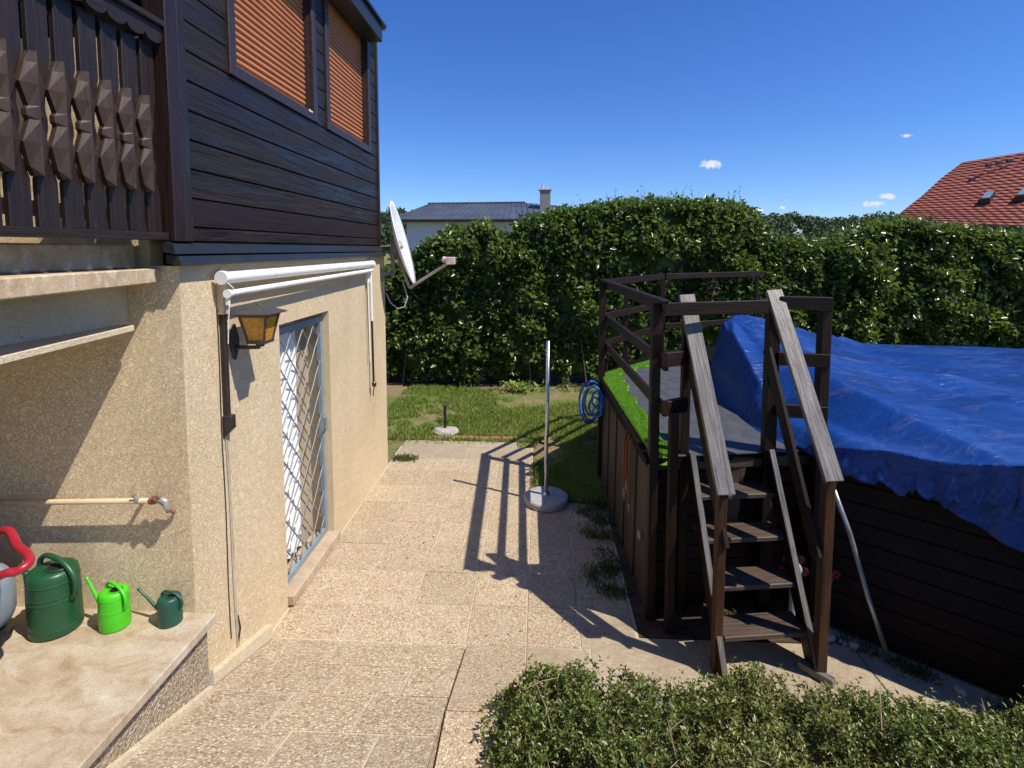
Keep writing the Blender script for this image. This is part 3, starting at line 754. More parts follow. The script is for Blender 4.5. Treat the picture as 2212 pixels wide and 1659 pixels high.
a = MB(); a.prism([V(-1.918, 3.065, 1.74), V(-1.86, 3.065, 1.74), V(-1.86, 3.065, 1.66), V(-1.918, 3.065, 1.60)], V(0, .05, 0)); a.build('winder_box', M['duct'], du, bevel=.004)
a = MB(); pts = [V(-1.913, 3.085+.006*math.sin(t*3.1)+t*.018, 1.62-t*.7) for t in np.linspace(0, 2.0, 16)]; a.tube(pts, .0045, 6)
a.tube([V(p.x, p.y+.014+.003*math.sin(i), p.z) for i, p in enumerate(pts)], .004, 6); a.build('cable', M['cable'], du)
a = MB(); a.tube([V(-1.912, 3.13, .42), V(-1.905, 3.14, .33), V(-1.912, 3.125, .25)], .006, 6); a.build('cable_end', M['blackplastic'], du)
a = MB(); a.tube([V(-1.914, 3.055+.004*math.sin(t*5), 2.4-t*.8) for t in np.linspace(0, 2.6, 14)], .003, 5); a.build('cable', M['duct'], du)

# ================================================================== WALL LANTERN
ln = thing('wall_lantern', 'black wall lantern with amber glass panes beside the barred door', 'lantern', V(-1.92, 3.22, 2.2))
LXc, LYc = -1.735, 3.20
def frustum(mb, cx, cy, z0, h0, z1, h1):
    n = len(mb.v)
    for zz, hh in ((z0, h0), (z1, h1)):
        for sx, sy in ((-1, -1), (1, -1), (1, 1), (-1, 1)): mb.v.append((cx+sx*hh, cy+sy*hh, zz))
    for i in range(4): j = (i+1) % 4; mb.face((n+i, n+j, n+4+j, n+4+i))
    mb.face((n+3, n+2, n+1, n)); mb.face((n+4, n+5, n+6, n+7))
a = MB(); frustum(a, LXc, LYc, 2.352, .120, 2.358, .121); frustum(a, LXc, LYc, 2.3585, .119, 2.405, .018); a.lathe(V(LXc, LYc, 2.403), [(.016, 0), (.012, .01), (.004, .018)], 10); a.build('roof', M['lanternmetal'], ln)
a = MB(); frustum(a, LXc, LYc, 2.185, .0475, 2.345, .0805); a.build('glass', M['amber'], ln)
a = MB(); cz0, cz1, b0, b1 = 2.18, 2.352, .052, .085
for sx, sy in ((-1, -1), (1, -1), (1, 1), (-1, 1)):
    a.bar(V(LXc+sx*b0, LYc+sy*b0, cz0), V(LXc+sx*b1, LYc+sy*b1, cz1), .010, .010)
frustum(a, LXc, LYc, 2.168, .058, 2.186, .060); frustum(a, LXc, LYc, 2.335, .086, 2.350, .088)
a.build('frame', M['lanternmetal'], ln)
a = MB(); a.tube([V(-1.905, 3.215, 2.135), V(-1.80, 3.205, 2.137), V(-1.745, 3.2, 2.14), V(-1.738, 3.2, 2.17)], .013, 10); a.lathe(V(LXc, LYc, 2.145), [(.022, 0), (.026, .01), (.026, .022)], 12); a.build('arm', M['lanternmetal'], ln)
a = MB(); prof = []
pts = []
for t in range(20):
    an = 2*math.pi*t/20; r_ = 1+.12*math.cos(4*an); pts.append(V(-1.919, 3.215+.042*r_*math.cos(an), 2.17+.105*r_*math.sin(an)))
a.prism(pts, V(.018, 0, 0)); a.build('back_plate', M['lanternmetal'], ln, bevel=.004)

# ================================================================== SATELLITE DISH
sd = thing('satellite_dish', 'white satellite dish seen edge on at the far house corner', 'satellite dish', V(-1.75, 6.75, 2.8))
nrmv = V(.95, .13, .25).normalized(); cdish = at(868, 526, Y=6.72); Rd = .55
a = MB(); prof = []
q = nrmv.to_track_quat('Z', 'Y').to_matrix()
rings = 10; seg = 48; n = 0
for side in (0, 1):
    for i in range(rings+1):
        r_ = Rd*i/rings; zz = (r_*r_)/(Rd*Rd)*.075-(.012 if side else 0)
        for j in range(seg):
            t = 2*math.pi*j/seg; a.v.append(tuple(cdish+q @ V(r_*math.cos(t)*.93, r_*math.sin(t), zz-.05)))
for side in (0, 1):
    base = side*(rings+1)*seg
    for i in range(rings):
        for j in range(seg):
            jj = (j+1) % seg; f_ = (base+i*seg+j, base+i*seg+jj, base+(i+1)*seg+jj, base+(i+1)*seg+j)
            a.face(f_ if side == 0 else f_[::-1])
for j in range(seg):
    jj = (j+1) % seg; a.face((rings*seg+j, rings*seg+jj, (rings+1)*seg+rings*seg+jj, (rings+1)*seg+rings*seg+j))
a.build('reflector', M['dish'], sd, smooth=True)
bot_ = at(885, 622, Y=6.66); lnb = at(972, 566, Y=6.45)
a = MB(); a.bar(bot_, lnb, .028, .034); a.bar(bot_, cdish+V(-.10, .02, -.05), .03, .04); a.build('lnb_arm', M['dishmetal'], sd, bevel=.003)
a = MB(); a.box(lnb.x-.04, lnb.x+.06, lnb.y-.05, lnb.y+.05, lnb.z-.03, lnb.z+.06); a.tube([lnb+V(.02, 0, .02), lnb+V(-.09, .03, .03)], [.03, .04], 12); a.build('lnb', simple('lnb_plastic', (.55, .44, .38), .6), sd, bevel=.006)
a = MB(); mt = at(849, 575, Y=6.78)
a.tube([V(mt.x, mt.y, 2.38), V(mt.x, mt.y, 2.86)], .026, 12); a.bar(V(-1.92, 6.40, 2.44), V(mt.x, mt.y, 2.44), .04, .04); a.box(-1.925, -1.915, 6.33, 6.47, 2.36, 2.52); a.bar(V(mt.x, mt.y, 2.72), cdish+V(-.02, 0, 0), .07, .10)
a.build('mount', M['dishmetal'], sd, bevel=.003)
a = MB(); pts = [bot_+V(-.05, 0, .02), V(-1.72, 6.66, 2.1), V(-1.78, 6.6, 1.95), V(-1.70, 6.6, 2.05), V(-1.73, 6.62, 2.3)]
a.tube([V(-1.74, 6.68, 2.36), V(-1.70, 6.66, 2.25), V(-1.665, 6.64, 2.14), V(-1.70, 6.62, 2.02), V(-1.78, 6.6, 2.0), V(-1.87, 6.58, 2.08), V(-1.91, 6.55, 2.2)], .008, 6); a.build('cable', M['cable'], sd)

# ================================================================== WALL PIPE
pi = thing('water_pipe', 'cream water pipe with a rusty elbow on the shaded side wall', 'pipe', V(-2.4, 2.68, 1.39))
PYy = 2.685
a = MB(); a.tube([V(-3.24, PYy, 1.347), V(-2.8, PYy, 1.362), V(-2.07, PYy, 1.392)], .0145, 12); a.build('pipe', M['pipe'], pi, smooth=True)
a = MB(); a.tube([V(-2.08, PYy, 1.392), V(-2.035, PYy, 1.396), V(-2.018, PYy, 1.388), V(-2.012, PYy, 1.36), V(-2.01, PYy+.01, 1.325)], [.017, .018, .018, .016, .012], 12); a.build('elbow', M['chrome'], pi, smooth=True)
a = MB(); a.lathe(V(-2.085, PYy, 1.392), [(.021, -.016), (.023, 0), (.019, .016)], 12, axis=V(1, 0, .04)); a.box(-2.066, -2.052, PYy-.03, PYy+.0, 1.405, 1.432); a.tube([V(-2.07, PYy, 1.392), V(-2.05, PYy+.02, 1.37), V(-2.015, PYy+.03, 1.325), V(-2.005, 2.735, 1.30)], .011, 8); a.tube([V(-2.07, PYy-.005, 1.40), V(-2.05, PYy-.02, 1.43), V(-2.03, PYy-.015, 1.42)], .005, 6)
a.build('rusty_joint', M['rust'], pi)
a = MB(); a.lathe(V(-2.17, PYy, 1.388), [(.018, -.012), (.018, .012)], 12, axis=V(1, 0, 0)); a.box(-2.178, -2.162, PYy+.012, 2.749, 1.38, 1.396); a.tube([V(-2.17, PYy-.012, 1.40), V(-2.19, PYy-.02, 1.425), V(-2.16, PYy-.02, 1.43)], .004, 6); a.build('clamp', M['chrome'], pi)

# ================================================================== WATERING CANS AND MACHINE ON THE PORCH
PZ = .7185
def watering_can(label, X, Y, Rr, H, mat, spout, hand, oval=1.0, bands=(.12, .55, .62, .82)):
    t = thing('watering_can', label, 'watering can', V(X, Y, PZ), 'green watering cans on the porch')
    prof = [(Rr*.90, 0), (Rr*.98, H*.012), (Rr*1.0, H*.04)]
    zz = H*.05
    for b_ in bands:
        q_ = 1.0-.05*b_; prof += [(Rr*q_, H*(b_-.022)), (Rr*q_, H*(b_-.013)), (Rr*(q_+.022), H*(b_-.006)), (Rr*(q_+.022), H*(b_+.006)), (Rr*q_, H*(b_+.013)), (Rr*q_, H*(b_+.022))]
    prof += [(Rr*.95, H*.90), (Rr*.91, H*.95), (Rr*.82, H*.985), (Rr*.6, H*1.0), (Rr*.3, H*1.003), (.001, H*1.004)]
    b = MB(); b.lathe(V(X, Y, PZ), prof, 40, 1, oval); b.build('body', mat, t, smooth=True)
    hd = Vector(hand).normalized()
    hc = V(X, Y, PZ)+hd*Rr*.32
    o_ = MB(); o_.lathe(V(hc.x, hc.y, PZ+H*.985), [(Rr*.46, 0), (Rr*.47, H*.03), (Rr*.40, H*.032), (Rr*.395, H*.026)], 28, 1, .85*oval); o_.build('opening', M['blackhole'], t)  # near-black cap on the closed body, paints the shade inside
    o_ = MB()
    pts = [V(hc.x+Rr*.455*math.cos(a), hc.y+Rr*.39*oval*math.sin(a), PZ+H*1.012) for a in np.linspace(0, 2*math.pi, 28, endpoint=False)]
    o_.tube(pts, Rr*.035, 8, closed=True); o_.build('rim', mat, t, smooth=True)
    h_ = MB(); c0 = V(X, Y, PZ)
    pts = circ_arc([c0-hd*Rr*.78+V(0, 0, H*.93), c0-hd*Rr*.62+V(0, 0, H*1.10), c0-hd*Rr*.15+V(0, 0, H*1.17), c0+hd*Rr*.65+V(0, 0, H*1.09), c0+hd*Rr*1.20+V(0, 0, H*.90), c0+hd*Rr*1.25+V(0, 0, H*.68), c0+hd*Rr*.97+V(0, 0, H*.53)], 40)
    h_.tube(pts, Rr*.115, 12); h_.build('handle', mat, t, smooth=True)
    sp = Vector(spout); s0 = c0+V(sp.x, sp.y, 0).normalized()*Rr*.85+V(0, 0, H*.30); s1 = c0+sp
    s_ = MB(); pts = [s0, s0.lerp(s1, .3), s0.lerp(s1, .7), s1, s1+(s1-s0).normalized()*.012]
    s_.tube(pts, [Rr*.20, Rr*.17, Rr*.11, Rr*.10, Rr*.15], 12); s_.build('spout', mat, t, smooth=True)
    return t
watering_can('large dark green plastic watering can, tallest of those on the porch', -2.585, 2.585, .118, .345, M['can_dark'], (-.10, -.05, .33), (1, -.18, 0), .98)
watering_can('bright lime green watering can between the two darker ones', -2.285, 2.62, .073, .205, M['can_lime'], (-.17, .03, .235), (.95, -.3, 0), 1, (.5, .53, .85))
watering_can('small teal green watering can nearest the porch edge', -2.005, 2.66, .060, .150, M['can_teal'], (-.19, .03, .155), (1, -.1, 0), 1, (.25, .5, .72))
mc = thing('cleaning_machine', 'grey and black machine with a curved red handle, beside the large dark green can', 'machine', V(-3.0, 2.4, PZ))
a = MB(); n = 0
def rbox(mb, c, hx, hy, hz, pw=3.2, nu=28, nv=16):
    n0 = len(mb.v); sg = lambda v, p: math.copysign(abs(v)**p, v)
    for j in range(nv+1):
        ph = -math.pi/2+math.pi*j/nv
        for i in range(nu):
            th = 2*math.pi*i/nu; e = 2/pw
            mb.v.append((c[0]+hx*sg(math.cos(ph), e)*sg(math.cos(th), e), c[1]+hy*sg(math.cos(ph), e)*sg(math.sin(th), e), c[2]+hz*sg(math.sin(ph), e)))
    for j in range(nv):
        for i in range(nu):
            ii = (i+1) % nu; mb.face((n0+j*nu+i, n0+j*nu+ii, n0+(j+1)*nu+ii, n0+(j+1)*nu+i))
rbox(a, (-2.95, 2.43, .95), .225, .16, .19); a.build('body', M['greyplastic'], mc, smooth=True)
a = MB(); rbox(a, (-2.86, 2.30, .93), .15, .115, .125, 2.8); rbox(a, (-2.92, 2.36, 1.18), .15, .11, .085, 2.4); a.build('black_panel', M['blackplastic'], mc, smooth=True)
a = MB(); rbox(a, (-2.85, 2.25, 1.075), .13, .05, .028, 2.4); a.build('yellow_band', M['yellowplastic'], mc, smooth=True)
a = MB(); pts = circ_arc([V(-2.86, 2.38, 1.19), at(8, 1146, Y=2.37), at(38, 1180, Y=2.28), at(60, 1198, Y=2.24), at(62, 1216, Y=2.2), at(36, 1234, Y=2.16), at(-10, 1250, Y=2.15), V(-2.80, 2.22, 1.0)], 36); a.tube(pts, .019, 12); a.build('handle', M['redplastic'], mc, smooth=True)
a = MB(); rbox(a, (-2.91, 2.44, .755), .17, .12, .035, 3); a.lathe(V(-2.76, 2.42, .765), [(.045, -.02), (.045, .02)], 16, axis=V(1, 0, 0)); a.build('base', M['blackplastic'], mc)
a = MB(); pts = circ_arc([V(-2.78, 2.02, PZ+.01), V(-2.62, 2.06, PZ+.012), V(-2.56, 2.13, PZ+.012), V(-2.585, 2.22, PZ+.012), V(-2.72, 2.27, PZ+.012), V(-2.9, 2.3, PZ+.012)], 30); a.tube(pts, .009, 8); a.build('power_cord', M['blackplastic'], mc, smooth=True)

# ================================================================== PARASOL BASES
ub = thing('parasol_stand', 'round grey concrete parasol base holding a tall steel pole', 'parasol stand', V(.085, 5.62, 0))
UBx, UBy = .085, 5.62
a = MB(); a.lathe(V(UBx, UBy, -.002), [(.222, 0), (.238, .012), (.240, .06), (.232, .075), (.20, .08), (.035, .085)], 48); a.build('base', M['base_conc'], ub, smooth=False)
a = MB(); a.lathe(V(UBx, UBy, .083), [(.036, 0), (.036, .01), (.027, .014), (.026, .03)], 20); a.tube([V(UBx, UBy, .09), V(UBx-.002, UBy, .75), V(UBx+.006, UBy, .76), V(UBx+.012, UBy, 1.775)], [.021, .021, .0205, .0205], 18); a.build('pole', M['steel'], ub, smooth=True)
rb = thing('parasol_stand', 'small cast stone foot with a short black tube on the lawn edge', 'parasol base', V(-1.40, 7.72, 0))
a = MB(); a.lathe(V(-1.40, 7.74, -.02), [(.19, 0), (.20, .04), (.165, .085), (.10, .105), (.03, .11)], 14, 1.0, .8)
a.v = [(x+.018*math.sin(9*y+4*z), y+.018*math.sin(11*x), z+.012*math.sin(13*x+7*y)) for x, y, z in a.v]; a.build('foot', M['rock'], rb, bevel=.01)
a = MB(); a.tube([V(-1.40, 7.74, .08), V(-1.40, 7.74, .40)], .022, 14); a.lathe(V(-1.40, 7.74, .38), [(.027, 0), (.027, .03), (.02, .034)], 14); a.build('tube', M['blackmetal'], rb)

# ================================================================== DECK PLATFORM
dk = thing('pool_deck', 'dark timber pool deck with post and rail guard beside the blue tarpaulin', 'deck', V(1.4, 5., 0))
DZt = 1.235
deck_poly = [(.78, 3.80), (2.02, 4.02), (2.0, 5.2), (2.12, 6.5), (3.4, 7.6), (3.6, 8.75), (1.80, 8.0), (.72, 6.42)]
a = MB(); a.prism([V(x, y, DZt-.045) for x, y in deck_poly], V(0, 0, .04)); a.build('deck_boards', M['darkwood'], dk)
# posts: (x,y,z0,z1,w,d)
def post(x, y, z0, z1, w_=.065, d_=.075, m_='brown', nm='post', par=None):
    a = MB(); a.bar(V(x, y, z0), V(x, y, z1), w_, d_, V(0, 1, 0)); return a.build(nm, M[m_], par or dk, bevel=.004)
post(.735, 6.20, 0, 2.36, .07, .08); post(.838, 3.84, 0, 2.36, .065, .08); post(.945, 3.70, 0, 1.62, .06, .07)
post(1.075, 3.90, .0, 2.37, .06, .07); post(1.71, 3.96, 0, 2.42, .085, .08); post(2.035, 3.88, 0, 2.40, .07, .08)
post(1.13, 6.95, DZt, 2.20, .055, .06); post(1.80, 7.85, DZt, 2.37, .065, .06); post(3.42, 8.55, DZt, 2.37, .05, .05)
def rail(p0, p1, h=.085, t=.034, m_='brown'):
    a = MB(); a.bar(p0, p1, t, h, V(0, 0, 1)); a.build('rail', M[m_], dk, bevel=.003)
# side rails along the left edge: top, middle, lower
for zc in (2.345, 1.945, 1.62):
    rail(V(.785 if zc > 2.3 else .79, 6.26, zc), V(.885, 3.70, zc), .085)
rail(V(.74, 6.30, 2.38+.012), V(.865, 3.68, 2.38+.012), .02, .05, 'grey' if False else 'brown')
# rails along the back
for zc, x1, y1 in ((2.355, 1.80, 7.80), (1.955, 1.80, 7.80), (1.625, 1.80, 7.80)):
    rail(V(.74, 6.27, zc), V(x1, y1, zc), .08, .03)
for zc in (2.355, 1.625): rail(V(1.83, 7.82, zc), V(3.55, 8.60, zc+.01), .08, .03)
# front rails left and right of the stair
rail(V(.862, 3.70, 2.335), V(1.60, 3.80, 2.35), .09); rail(V(.868, 3.69, 1.985), V(1.05, 3.79, 1.985), .10, .05); rail(V(.875, 3.68, 1.645), V(1.05, 3.79, 1.645), .10, .05)
rail(V(1.58, 3.91, 2.35), V(1.66, 3.915, 2.38), .05, .03)
for zc in (2.365, 1.96, 1.58): rail(V(1.73, 3.905, zc), V(2.06, 3.835, zc), .095, .04)
# skirting boards under the deck
a = MB(); zb = .01; pnl = [.80, 5.40, 4.62, 3.92]
for i in range(5):
    ya, yb = 6.16-i*.46, 6.16-(i+1)*.46+.012
    xa, xb = .755+(6.16-ya)*.033, .755+(6.16-yb)*.033
    a.bar(V(xa, (ya+yb)/2, .01), V(xb, (ya+yb)/2, 1.18), ya-yb, .022, V(1, 0, 0))
a.build('side_panel', M['panelwood'], dk, bevel=.003)
a = MB(); a.box(.742, .762, 3.86, 6.16, 1.10, 1.185); a.v = [(x+(6.16-y)*.033, y, z) for x, y, z in a.v]; a.build('fascia', M['darkwood'], dk, bevel=.003)
a = MB()
for i in range(10):
    z0 = .02+i*.116; a.bar(V(.90, 3.97, z0+.055), V(2.02, 4.10, z0+.055), .022, .108, V(0, 0, 1))
a.build('front_panel', M['brown'], dk, bevel=.004)
a = MB(); a.bar(V(.84, 3.86, 1.165), V(2.05, 4.03, 1.165), .03, .075, V(0, 0, 1)); a.build('fascia', M['tread'], dk, bevel=.003)
# mat
a = MB(); mp_ = [(.97, 3.83), (2.0, 4.0), (2.0, 5.2), (2.1, 6.5), (1.75, 6.95), (1.25, 6.95), (.94, 6.28)]
a.prism([V(x, y, DZt+.001) for x, y in mp_], V(0, 0, .008)); tag(a.build('rubber_mat', M['mat']), 'dark grey rubber mat laid flat on the pool deck', 'mat')
# artificial turf strips: fine tufts over a backing
tf = thing('artificial_turf', 'bright green artificial turf strip along the deck edges', 'artificial turf', V(.86, 5., DZt))
a = MB(); nseg = 40; edge = []
for i in range(nseg+1):
    y = 3.83+(6.36-3.83)*i/nseg; xl = .842-(y-3.83)*.036-.006*random.random(); xr = xl+.155+.022*math.sin(i*.9)+.014*random.random()+(.05 if i > 30 else 0)
    edge.append((xl, xr, y))
for (xl, xr, y) in edge:
    for xx, zz in ((xl-.008, -.05), (xl-.004, .004), (xl+.008, .016), (xr, .016), (xr+.004, .0)): a.v.append((xx, y, DZt+zz))
for i in range(nseg):
    for k in range(4): b_ = i*5+k; a.face((b_, b_+1, b_+6, b_+5))
a.v += [(.84, 3.826, DZt+.016), (1.01, 3.845, DZt+.016), (1.01, 3.83, DZt-.06), (.84, 3.815, DZt-.055)]; n = len(a.v); a.face((n-4, n-3, n-2, n-1))
a.build('backing', M['turf'], tf)
a = MB(); n_ = 14
for i in range(n_+1):
    t = i/n_; p0 = V(.80, 6.40, 0).lerp(V(1.75, 7.45, 0), t)
    for dd, zz in ((-.01, -.04), (0, .016), (.16+.02*math.sin(i*2), .016)): q_ = p0+V(.70, -.70, 0)*dd; a.v.append((q_.x, q_.y, DZt+zz))
for i in range(n_):
    for k in range(2): b_ = i*3+k; a.face((b_, b_+1, b_+4, b_+3))
a.build('backing', M['turf'], tf)
K = 26000
tt = RN.random(K); ii = np.clip((tt*nseg).astype(int), 0, nseg-1); ed = np.array(edge)
u_ = RN.random(K); xx = ed[ii, 0]+u_*(ed[ii, 1]-ed[ii, 0]); yy = ed[ii, 2]+RN.random(K)*(ed[1, 2]-ed[0, 2])
K2 = 7000; t2 = RN.random(K2); o2 = RN.random(K2)*.16
xx = np.concatenate([xx, .80+.95*t2+.7*o2]); yy = np.concatenate([yy, 6.40+1.05*t2-.7*o2]); K = len(xx)
cen = np.stack([xx, yy, np.full(K, DZt+.015)], 1)
dr_ = np.stack([RN.normal(0, .5, K), RN.normal(0, .5, K), np.ones(K)], 1); nn = RN.normal(0, 1, (K, 3))
v_, f_ = leaves(cen, dr_, nn, RN.uniform(.012, .024, K), RN.uniform(.004, .006, K))
pl_ = np_mesh('pile', v_, f_, M['turf'], tf); pl_['kind'] = 'stuff'

# ================================================================== STAIR
st = thing('deck_stair', 'steep wooden stair with weathered grey handrails up to the pool deck', 'stair', V(1.45, 3.5, 0))
sk = lambda x: .14*(x-1.15)
for nm, z, yf, xa, xb in (('tread', .25, 3.31, 1.19, 1.77), ('tread', .5, 3.445, 1.17, 1.745), ('tread', .75, 3.59, 1.145, 1.72), ('tread', 1.0, 3.72, 1.13, 1.70)):
    a = MB(); p0 = V(xa, yf+.105+sk(xa), z-.018); p1 = V(xb, yf+.105+sk(xb), z-.018); a.bar(p0, p1, .21, .036, V(0, 0, 1)); a.build('tread', M['tread'], st, bevel=.006)
for x0_, x1_ in ((1.105, 1.185), (1.695, 1.80)):
    a = MB(); a.bar(V(x0_, 3.86+sk(x0_), 1.26), V(x1_, 3.27+sk(x1_), -.02), .034, .15, V(0, 1, .45)); a.build('stringer', M['brown'], st, bevel=.003)
    a = MB(); a.bar(V(x0_, 3.785+sk(x0_), 1.297), V(x1_, 3.195+sk(x1_), .017), .036, .007, V(0, -.908, .418)); a.build('edge_strip', M['grey'], st)
for (xa, ya, za), (xb, yb, zb_) in (((1.072, 3.93, 2.415), (1.165, 3.26, 1.225)), ((1.70, 3.95, 2.45), (1.80, 3.24, 1.335))):
    a = MB(); a.bar(V(xa, ya, za), V(xb, yb, zb_), .112, .034, V(0, -.87, .5)); a.build('handrail', M['grey'], st, bevel=.004)
for xo in (1.16, 1.805):
    pass
post(1.165, 3.345, 0, 1.25, .055, .075, 'newel', 'newel_post', st); post(1.815, 3.33, 0, 1.37, .06, .075, 'newel', 'newel_post', st)
a = MB(); a.bar(V(1.085, 3.88, 2.0), V(1.185, 3.30, .86), .028, .10, V(0, -.87, .5)); a.build('mid_rail', M['brown'], st, bevel=.003)
a = MB(); a.bar(V(1.665, 3.93, 2.02), V(1.765, 3.33, .80), .028, .11, V(0, -.87, .5)); a.build('mid_rail', M['brown'], st, bevel=.003)
a = MB(); a.bar(V(1.10, 3.96, 2.36), V(1.17, 3.30, 1.18), .026, .08, V(0, -.87, .5)); a.build('side_board', M['brown'], st, bevel=.003)
a = MB(); a.bar(V(1.72, 3.4, .03), V(1.86, 3.24, .03), .05, .05); a.build('foot_block', M['grey'], st, bevel=.004)
a = MB(); a.bar(V(1.45, 3.98, .62), V(1.50, 3.96, 1.15), .10, .03, V(0, 1, 0)); a.build('cleat', M['tread'], st, bevel=.003)

# ================================================================== POOL
pool = thing('swimming_pool', 'raised pool with dark plank walls hidden under the blue tarpaulin', 'pool', V(4.5, 5.2, 0))
pp = [(2.05, 3.86), (3.40, 2.78), (4.9, 2.2), (7.2, 2.4), (8.8, 3.8), (8.4, 6.6), (6.6, 7.45), (4.2, 7.7), (2.7, 7.25), (2.18, 6.4)]
for i in range(len(pp)):
    (xa, ya), (xb, yb) = pp[i], pp[(i+1) % len(pp)]
    a = MB()
    for k in range(9):
        a.bar(V(xa, ya, .02+k*.138+.066), V(xb, yb, .02+k*.138+.066), .028, .130, V(0, 0, 1))
    a.build('plank_wall', M['poolwood'], pool, bevel=.004)
a = MB(); a.prism([V(x*.985+.07, y*.985+.07, 1.15) for x, y in pp], V(0, 0, .02)); a.build('liner', M['blackhole'], pool)

# ================================================================== TARPAULIN
fA, fB = V(2.05, 3.78, 0), V(3.40, 2.70, 0); fn = V(-(fB-fA).y, (fB-fA).x, 0).normalized()
def onfacet(px, py):
    d = at(px, py, Y=1.)-V(0, 0, EYE); o_ = V(0, 0, EYE); t = (fA-o_).dot(fn)/d.dot(fn); return o_+d*t
C0 = [V(2.55, 7.05, 1.32), V(2.20, 6.75, 1.30), V(2.02, 6.35, 1.27), V(1.88, 5.60, 1.26), V(1.85, 4.92, 1.26), V(1.83, 4.45, 1.26), V(1.90, 4.2, 1.26), V(2.0, 3.98, 1.30),
      onfacet(1798, 966), onfacet(1922, 974), onfacet(2019, 994), onfacet(2110, 1003), onfacet(2187, 1006), onfacet(2330, 1030), V(4.2, 2.35, 1.3), V(5.2, 2.1, 1.3)]
C1 = [V(2.9, 7.45, 1.40), V(3.1, 7.6, 1.40), V(3.3, 7.7, 1.40), V(3.6, 7.8, 1.40), V(4.0, 7.9, 1.40), V(4.5, 7.9, 1.41), V(5., 7.8, 1.41), V(5.5, 7.75, 1.41),
      V(6.0, 7.7, 1.41), V(6.6, 7.55, 1.41), V(7.2, 7.3, 1.41), V(7.8, 7.0, 1.41), V(8.3, 6.6, 1.41), V(8.6, 6., 1.4), V(8.8, 5.2, 1.4), V(8.8, 4., 1.4)]
def crv(P, n):
    Q = circ_arc(P, (len(P)-1)*12); Q = np.array([tuple(q) for q in Q])
    return Q
a0 = crv(C0, 0); a1 = crv(C1, 0); nu = len(a0)
PK = V(2.20, 6.15, 0)
def seg_ridge(x, y, bx, by, h0, h1, pw, fl, fr):
    dx, dy = bx-PK.x, by-PK.y; Ln = math.hypot(dx, dy); dx /= Ln; dy /= Ln
    s = (x-PK.x)*dx+(y-PK.y)*dy; c = (x-PK.x)*dy-(y-PK.y)*dx  # c>0: right of direction
    t = min(1, max(0, s/Ln)); back = max(0, -s)
    return h0+(h1-h0)*(1-(1-t)**pw)-(fr*c if c > 0 else -fl*c)-back*1.6
def HT(x, y):
    base = 1.40+.03*math.sin(x*1.3+1)*math.cos(y*1.1)
    r1 = seg_ridge(x, y, 4.6, 7.9, 1.99, 1.42, 1.0, .75, .35)
    r2 = seg_ridge(x, y, 2.78, 3.22, 1.97, 1.50, 1.5, .30, .55)
    r3 = seg_ridge(x, y, 5.2, 5.2, 1.97, 1.42, 2.4, .26, .26)
    k = 55.; m_ = max(base, r1, r2, r3)
    return m_+math.log(sum(math.exp(k*(q_-m_)) for q_ in (base, r1, r2, r3)))/k
nv = 110; tv = []
for j in range(nv+1):
    v_ = (j/nv)**1.6
    for i in range(nu):
        p0, p1 = a0[i], a1[i]; Ln = math.hypot(p1[0]-p0[0], p1[1]-p0[1])
        x = p0[0]+(p1[0]-p0[0])*v_; y = p0[1]+(p1[1]-p0[1])*v_
        d = v_*Ln; front = i/nu > .50
        wdt = .26 if not front else .22
        t = min(1, d/wdt); t = 1-(1-t)**(2 if front else 1.15)
        h = p0[2]+(HT(x, y)-p0[2])*t
        # far edge settles on the rim
        te = min(1, (1-v_)*Ln/.35); h = p1[2]-.02+(h-p1[2]+.02)*(1-(1-te)**2)
        # long folds running from the peak towards the front corner, and fine crumples
        s1 = (x*.93+y*.36); s2 = (x*.25-y*.97)
        rr_ = math.hypot(x-PK.x, y-PK.y); an_ = math.atan2(y-PK.y, x-PK.x)
        wr_ = .10*abs(noise.noise(V(s1*1.7, s2*.30, 1.3)))**.8+.012*noise.noise(V(s1*5, s2*.8, 5.))+.002*noise.noise(V(x*14, y*9, 2))+.075*abs(noise.noise(V(an_*3.2, 0, rr_*.3)))*math.exp(-((rr_-.6)/.7)**2)
        ridg = .035*max(0, math.sin((s1-.25*s2)*9+2*noise.noise(V(x, y, 0))))**3*max(0, 1-d/1.2) if front or d < 1 else 0
        am = min(1, d/.12)*min(1, te*1.5)
        tv.append((x, y, h+(wr_-.012)*am))
tf_ = []
for j in range(nv):
    for i in range(nu-1): a_ = j*nu+i; tf_.append((a_, a_+1, a_+nu+1, a_+nu))
# hanging hem with pleats all along the outer edge
ns = 14; prev = list(range(nu)); cnt = len(tv)
for j in range(1, ns+1):
    row = []
    for i in range(nu):
        p = a0[i]; q0 = a0[max(0, i-1)]; q1 = a0[min(nu-1, i+1)]
        tx, ty = q1[0]-q0[0], q1[1]-q0[1]; l_ = math.hypot(tx, ty); ox, oy = ty/l_, -tx/l_
        ox, oy = -ox, -oy
        if (ox*(p[0]-4.5)+oy*(p[1]-5.3)) < 0: ox, oy = -ox, -oy
        u_ = i/(nu-1)
        drop = .03 if u_ < .46 else .03+.22*min(1, (u_-.46)/.14)
        drop *= 1+.30*noise.noise(V(i*.22, 0, 3))+.14*noise.noise(V(i*.9, 0, 8))
        t = j/ns
        pl_n = noise.noise(V(i*.16, t*.5, 0)); pleat = .045*t*pl_n+.035*t*abs(noise.noise(V(i*.30+t*1.2, t*1.0, 1)))-.012*math.sin(t*3.14)
        out = .030*math.sin(t*math.pi*.5)+(pleat if u_ > .5 else pleat*.2)
        row.append(len(tv)); tv.append((p[0]+ox*out, p[1]+oy*out, p[2]-drop*t))
    for i in range(nu-1): tf_.append((row[i], row[i+1], prev[i+1], prev[i]))
    prev = row
tarp = np_mesh('tarpaulin', tv, tf_, M['tarp'], smooth=True)
